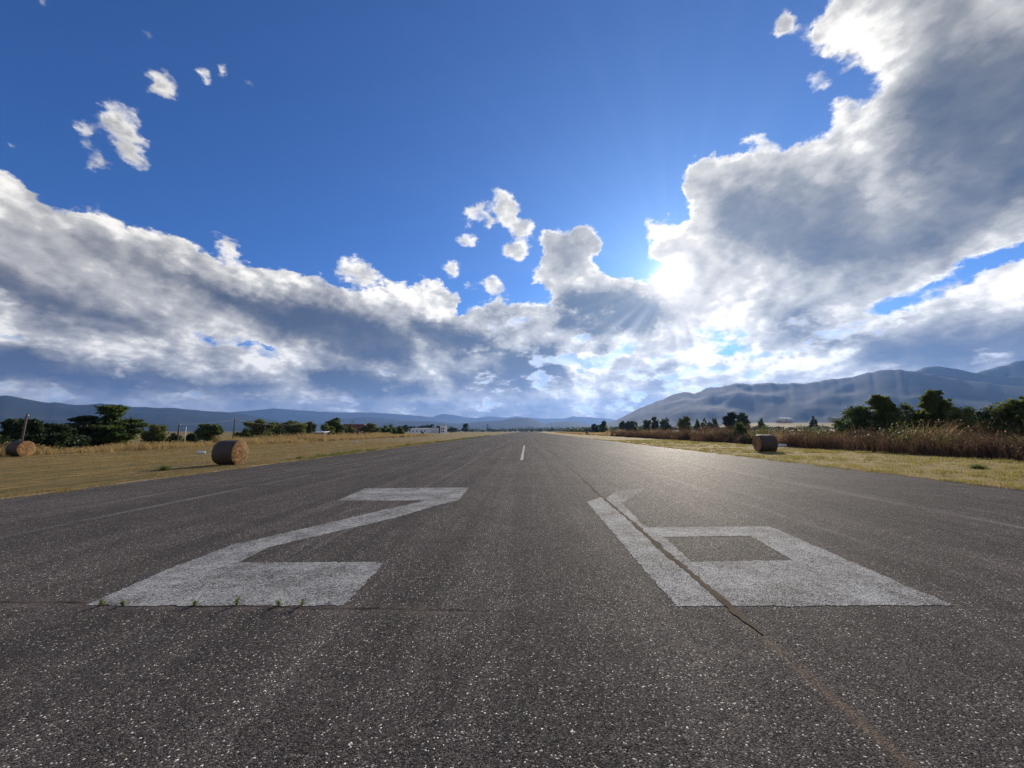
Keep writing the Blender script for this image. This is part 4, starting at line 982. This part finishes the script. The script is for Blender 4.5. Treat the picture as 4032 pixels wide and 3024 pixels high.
# ------------------------------------------------------------------ poles, wires, fence, buildings
m_wood = simple('weathered_wood', (.10,.085,.07), .85, .35, 3, .15, .4)
m_white = simple('white_paint', (.72,.72,.70), .6, .12, 1.0)
m_wire = simple('wire_metal', (.35,.36,.38), .5, .1, 1.0)
m_post = simple('dark_post', (.045,.038,.032), .8, .3, 4)
PG = 'wire poles along the left edge of the airfield'
poles = []
def pole(px, top, X, rad, label, mat=m_wood, lean=0.0, cap=True):
    P = at_x(px, top, X); z = float(gz(P[0])); H = P[2] - z
    root = empty('utility_pole', (P[0], P[1], z)); tag(root, label, 'pole', PG)
    MB().tube([(-lean, 0, -.2), (-lean*.4, 0, H*.5), (0, 0, H)], [rad, rad*.85, rad*.68], 10).build('pole_shaft', mat, root, True)
    if cap:
        MB().tube([(-.14, 0, H-.20), (.14, 0, H-.20)], .02, 6).build('bracket', m_post, root)
        for s in (-1, 1): MB().tube([(.13*s, 0, H-.20), (.13*s, 0, H-.13), (.13*s, 0, H-.06)], [.025, .04, .02], 8).build('insulator', m_white, root, True)
    poles.append((P[0], P[1], P[2] - .1)); return root
pole(107, 1630, -42.5, .10, 'grey wooden pole slanting behind the leftmost bale', lean=.25)
pole(706, 1667, -46, .11, 'dark pole standing left of the thin white pole')
pole(925, 1648, -47, .12, 'tallest dark pole, standing free above the straw bank')
pole(1045, 1664, -47, .10, 'dark pole in front of the tree clump under the wire')
pole(1229, 1657, -48, .10, 'dark pole by the end of the long white shed roof')
pole(1390, 1656, -58, .13, 'thin dark pole rising behind the red roofed house')
pole(1468, 1660, -60, .13, 'thin dark pole just right of the red roofed house')
pole(1515, 1668, -62, .13, 'thin far pole above the hedge left of the hangar, nearer the house')
pole(1563, 1671, -64, .13, 'thin far pole above the hedge, nearest the hangar')
P = at_x(733, 1682, -45); zz = float(gz(P[0]))
root = empty('marker_pole', (P[0], P[1], zz)); tag(root, 'thin white pole beside the dome shaped dark tree', 'pole')
MB().tube([(0, 0, -.1), (0, 0, P[2]-zz)], [.045, .04], 10).build('pole_shaft', m_white, root, True)
MB().tube([(0, 0, P[2]-zz), (0, 0, P[2]-zz+.06)], [.05, .02], 10).build('pole_cap', m_wire, root, True)
def wire(a, b, sag, label):
    a, b = np.array(a), np.array(b); pts = [a + (b-a)*t - np.array([0, 0, sag*4*t*(1-t)]) for t in np.linspace(0, 1, 25)]
    tag(MB().tube(pts, .010, 5).build('overhead_wire', m_wire), label, 'wire', 'overhead wires between the left poles')
wire(poles[1], poles[2], .25, 'faint overhead wire left of the tallest dark pole')
wire(poles[2], poles[4], .9, 'pale sagging overhead wire right of the tallest dark pole')

# fence on the right: posts and wires in one thing
FX = 33.2
root = empty('wire_fence', (FX, 20, .15)); tag(root, 'long wire fence on dark posts behind the brown weeds', 'fence')
r = np.random.default_rng(5); tops = []
for i in range(52):
    y = i * 2.45 + r.normal(0, .25) ; h = 2.12 + r.normal(0, .07); lx = r.normal(0, .05)
    wdt = .075 if i % 5 == 2 else .034
    MB().tube([(0, y, -.3), (lx*.5, y, h*.5), (lx, y, h)], [wdt, wdt, wdt*.9], 6).build('fence_post', m_post, root)
    tops.append((lx, y, h))
for hgt in (.97, .66, .36):
    MB().tube([(t[0]*hgt, t[1], t[2]*hgt) for t in tops], .011, 4).build('fence_wire', m_post, root)

# ---- buildings
m_wall_w = simple('white_render', (.84,.84,.82), .8, .08, .3)
m_wall_c = simple('cream_render', (.46,.40,.32), .85, .15, .4)
m_roof_r = simple('red_tiles', (.20,.065,.045), .8, .3, 1.5, .2, .5)
m_roof_g = simple('grey_sheet_roof', (.30,.31,.33), .6, .15, .4)
m_roof_w = simple('white_sheet_roof', (.72,.72,.72), .5, .08, .4)
m_dkwall = simple('dark_cladding', (.055,.065,.085), .7, .15, .4)
m_glass = simple('dark_glass', (.03,.035,.045), .15, .1, 1.0, .6)
m_door = simple('grey_white_door', (.58,.59,.60), .6, .08, .5)
def base_at(px, top, Y):
    P = at_y(px, top, Y); return P
def gable(root, w, d, eh, rh, wallm, roofm, over=.3, parts=True):
    mb = MB(); mb.add([(-w/2,-d/2,0),(w/2,-d/2,0),(w/2,d/2,0),(-w/2,d/2,0),(-w/2,-d/2,eh),(w/2,-d/2,eh),(w/2,d/2,eh),(-w/2,d/2,eh),(w/2,0,eh+rh),(-w/2,0,eh+rh)],
        [(0,1,5,4),(2,3,7,6),(1,2,6,8,5),(3,0,4,9,7)]); mb.build('wall', wallm, root)
    t = .14; sl = rh/(d/2); o = over; e0 = eh - sl*o
    prof = [(-d/2-o, e0+.01), (0, eh+rh+.01), (d/2+o, e0+.01), (d/2+o, e0+t), (0, eh+rh+t+.05), (-d/2-o, e0+t)]
    vs = [(x, y, z) for x in (-w/2-o, w/2+o) for y, z in prof]
    MB().add(vs, [(5,4,3,2,1,0)[::1], (6,7,8,9,10,11)] + [(i, (i+1) % 6, 6+(i+1) % 6, 6+i) for i in range(6)]).build('roof', roofm, root)
def window(root, x, y, z, w, h, axis='y', nm='window'):
    """a framed pane on a wall facing -y (axis y) or +x (axis x)"""
    f = MB(); g = MB(); t = .07
    if axis == 'y':
        for a in ((x-w/2-t, x-w/2, z-t, z+h+t), (x+w/2, x+w/2+t, z-t, z+h+t), (x-w/2, x+w/2, z-t, z), (x-w/2, x+w/2, z+h, z+h+t)): f.box(a[0], a[1], y-.05, y, a[2], a[3])
        g.box(x-w/2, x+w/2, y-.02, y-.003, z, z+h)
    else:
        for a in ((y-w/2-t, y-w/2, z-t, z+h+t), (y+w/2, y+w/2+t, z-t, z+h+t), (y-w/2, y+w/2, z-t, z), (y-w/2, y+w/2, z+h, z+h+t)): f.box(x, x+.05, a[0], a[1], a[2], a[3])
        g.box(x+.003, x+.02, y-w/2, y+w/2, z, z+h)
    fo = f.build(nm, m_white, root); g.build('pane', m_glass, fo)
# red roofed house among the left trees; its gable looks toward the runway
c = at_y(1395, 1697, 128); root = empty('house', (c[0], c[1], -.15), R(10)); tag(root, 'cream house with dark red gabled roof among the left trees', 'house')
gable(root, 6.0, 4.6, 2.5, 1.55, m_wall_c, m_roof_r, .35)
for s in (-1, 1): MB().add([(3.37, s*2.65, 2.26), (3.37, 0, 4.11), (3.45, 0, 4.11), (3.45, s*2.65, 2.26), (3.37, s*2.65, 2.42), (3.37, 0, 4.27), (3.45, 0, 4.27), (3.45, s*2.65, 2.42)],
    [(0,1,2,3),(7,6,5,4),(0,4,5,1),(3,2,6,7),(0,3,7,4),(1,5,6,2)]).build('barge_board', m_white, root)
window(root, 3.0, .2, 1.0, .8, 1.0, 'x'); window(root, 3.0, -1.3, .9, .6, .9, 'x'); window(root, -1, -2.3, 1.0, .9, 1.0)
MB().box(1.0, 1.9, -2.35, -2.305, 0.0, 2.0).build('door', m_dkwall, root)
MB().box(-1.4, -.9, .6, 1.1, 3.4, 4.7).build('chimney', m_wall_c, root)
# long shed with a white roof
c = at_y(1231, 1697, 92); root = empty('shed', (c[0], c[1], -.15), R(8)); tag(root, 'low shed with a long flat white roof between the left trees', 'shed')
MB().box(-3.2, 3.2, -1.8, 1.8, 0, 1.55).build('wall', m_dkwall, root)
MB().add([(-3.5,-2.1,1.553),(3.5,-2.1,1.553),(3.5,2.1,1.75),(-3.5,2.1,1.75),(-3.5,-2.1,1.72),(3.5,-2.1,1.72),(3.5,2.1,1.92),(-3.5,2.1,1.92)], [(3,2,1,0),(4,5,6,7),(0,1,5,4),(1,2,6,5),(2,3,7,6),(3,0,4,7)]).build('roof', m_roof_w, root)
window(root, .6, -1.8, .6, .9, .5); MB().box(-2.2, -1.4, -1.85, -1.803, 0, 1.45).build('door', m_door, root)
# hangar with low wing and tower
Yh = 330; s0 = at_y(1616, 1706, Yh)[0]; s1 = at_y(1694, 1706, Yh)[0]; s2 = at_y(1728, 1706, Yh)[0]; s3 = at_y(1734, 1706, Yh)[0]; s4 = at_y(1754, 1706, Yh)[0]
ox = s1; root = empty('hangar', (ox, Yh, -.15)); tag(root, 'long white hangar with big pale doors on the left field', 'hangar')
MB().box(s0-ox, -.003, 0, 9, 0, 3.5).build('wing_wall', m_wall_w, root)
MB().add([(s0-ox-.3,-.3,3.503),(-.01,-.3,3.503),(-.01,9.3,4.3),(s0-ox-.3,9.3,4.3),(s0-ox-.3,-.3,3.7),(-.01,-.3,3.7),(-.01,9.3,4.5),(s0-ox-.3,9.3,4.5)], [(3,2,1,0),(4,5,6,7),(0,1,5,4),(1,2,6,5),(2,3,7,6),(3,0,4,7)]).build('roof', m_roof_g, root)
MB().box(0, s2-ox, -1.5, 11, 0, 4.3).build('wall', m_wall_w, root)
MB().box(-.25, s2-ox+.25, -1.8, 11.3, 4.303, 4.65).build('roof', m_roof_g, root)
wd = s2-ox
for a, q in ((.08*wd, .49*wd), (.51*wd, .92*wd)):
    d_ = MB().box(a, q, -1.58, -1.503, .1, 3.3).build('hangar_door', m_door, root)
    MB().box(q-.5 if a < .3*wd else a+.3, q-.3 if a < .3*wd else a+.5, -1.66, -1.583, 1.1, 1.9).build('handle', m_post, d_)
for i in range(4): window(root, s0-ox+2.2+i*3.4, 0.0, 1.4, 1.4, .9)
MB().box(s0-ox+9.4, s0-ox+10.4, -.06, -.003, 0, 2.1).build('door', m_dkwall, root)
root = empty('tower_building', ((s3+s4)/2, Yh, -.15)); tag(root, 'square white tower block with dark sides next to the hangar', 'tower'); tw = (s4-s3)/2
MB().box(-tw, tw, -1.2, -1.0, 0, 6.5).build('front_wall', m_wall_w, root)
MB().box(-tw-3.4, tw-.05, -.997, 7, 0, 6.2).build('wall', m_dkwall, root)
MB().box(-tw-3.6, tw+.15, -1.3, 7.2, 6.503, 6.75).build('roof', m_roof_g, root)
for i in range(2):
    for j in range(2): window(root, -.75+i*1.5, -1.2, .9+j*2.3, .95, 1.5)
# far buildings on the right
def farm(px, top, Y, w, d, eh, rh, rz, wallm, roofm, label):
    c = at_y(px, top, Y); root = empty('farm_building', (c[0], c[1], c[2]-eh-rh), rz); tag(root, label, 'building')
    gable(root, w, d, eh, rh, wallm, roofm, .4)
    for i in range(3): window(root, -w*.3+i*w*.3, -d/2, eh*.35, w*.09, eh*.35)
    MB().box(-w*.14, -w*.06, -d/2-.06, -d/2-.003, 0, eh*.7).build('door', m_dkwall, root)
    MB().box(-w*.45, w*.45, -d*.45, d*.45, -6, 0).build('foundation', m_wall_c, root)
farm(3086, 1644, 690, 30, 11, 3.4, 1.9, R(25), m_wall_w, m_roof_w, 'long white farm building with pale roof below the right mountain')
farm(3290, 1642, 720, 24, 11, 3.2, 2.0, R(15), m_wall_c, m_roof_g, 'low grey roofed farm building half hidden left of the feathery shrubs')
# lattice mast far beyond the left runway edge
c = at_y(1920, 1669, 700); H = c[2]; root = empty('lattice_mast', (c[0], c[1], 0)); tag(root, 'thin lattice mast on the plain left of the runway end', 'mast')
for sx, sy in ((1,1),(1,-1),(-1,1),(-1,-1)): MB().tube([(sx*1.3, sy*1.3, 0), (sx*.35, sy*.35, H)], .13, 5).build('leg', m_post, root)
mb = MB(); zs = np.linspace(0, H, 8)
for a, q in zip(zs[:-1], zs[1:]):
    wa, wq = 1.3-.95*a/H, 1.3-.95*q/H
    for sx, sy, tx, ty in ((1,1,-1,1),(-1,1,-1,-1),(-1,-1,1,-1),(1,-1,1,1)): mb.tube([(sx*wa, sy*wa, a), (tx*wq, ty*wq, q)], .08, 4)
mb.build('bracing', m_post, root)
for zf, hw in ((.74, 3.6), (.86, 3.0), (.98, 2.4)): MB().box(-hw, hw, -.15, .15, H*zf-.15, H*zf+.15).build('cross_arm', m_post, root)
# ------------------------------------------------------------------ haze: the valley air, one closed box
hz = bpy.data.materials.new('valley_air'); hz.use_nodes = True
ht = hz.node_tree
for n in list(ht.nodes): ht.nodes.remove(n)
hv = ht.nodes.new('ShaderNodeVolumePrincipled'); ho = ht.nodes.new('ShaderNodeOutputMaterial')
hv.inputs['Color'].default_value = (.25, .47, 1.0, 1); hv.inputs['Density'].default_value = 0.66e-4; hv.inputs['Anisotropy'].default_value = 0.35
ht.links.new(hv.outputs[0], ho.inputs['Volume'])
tag(MB().box(-13500, 13500, -900, 13500, -8, 960).build('haze', hz), kind='stuff')
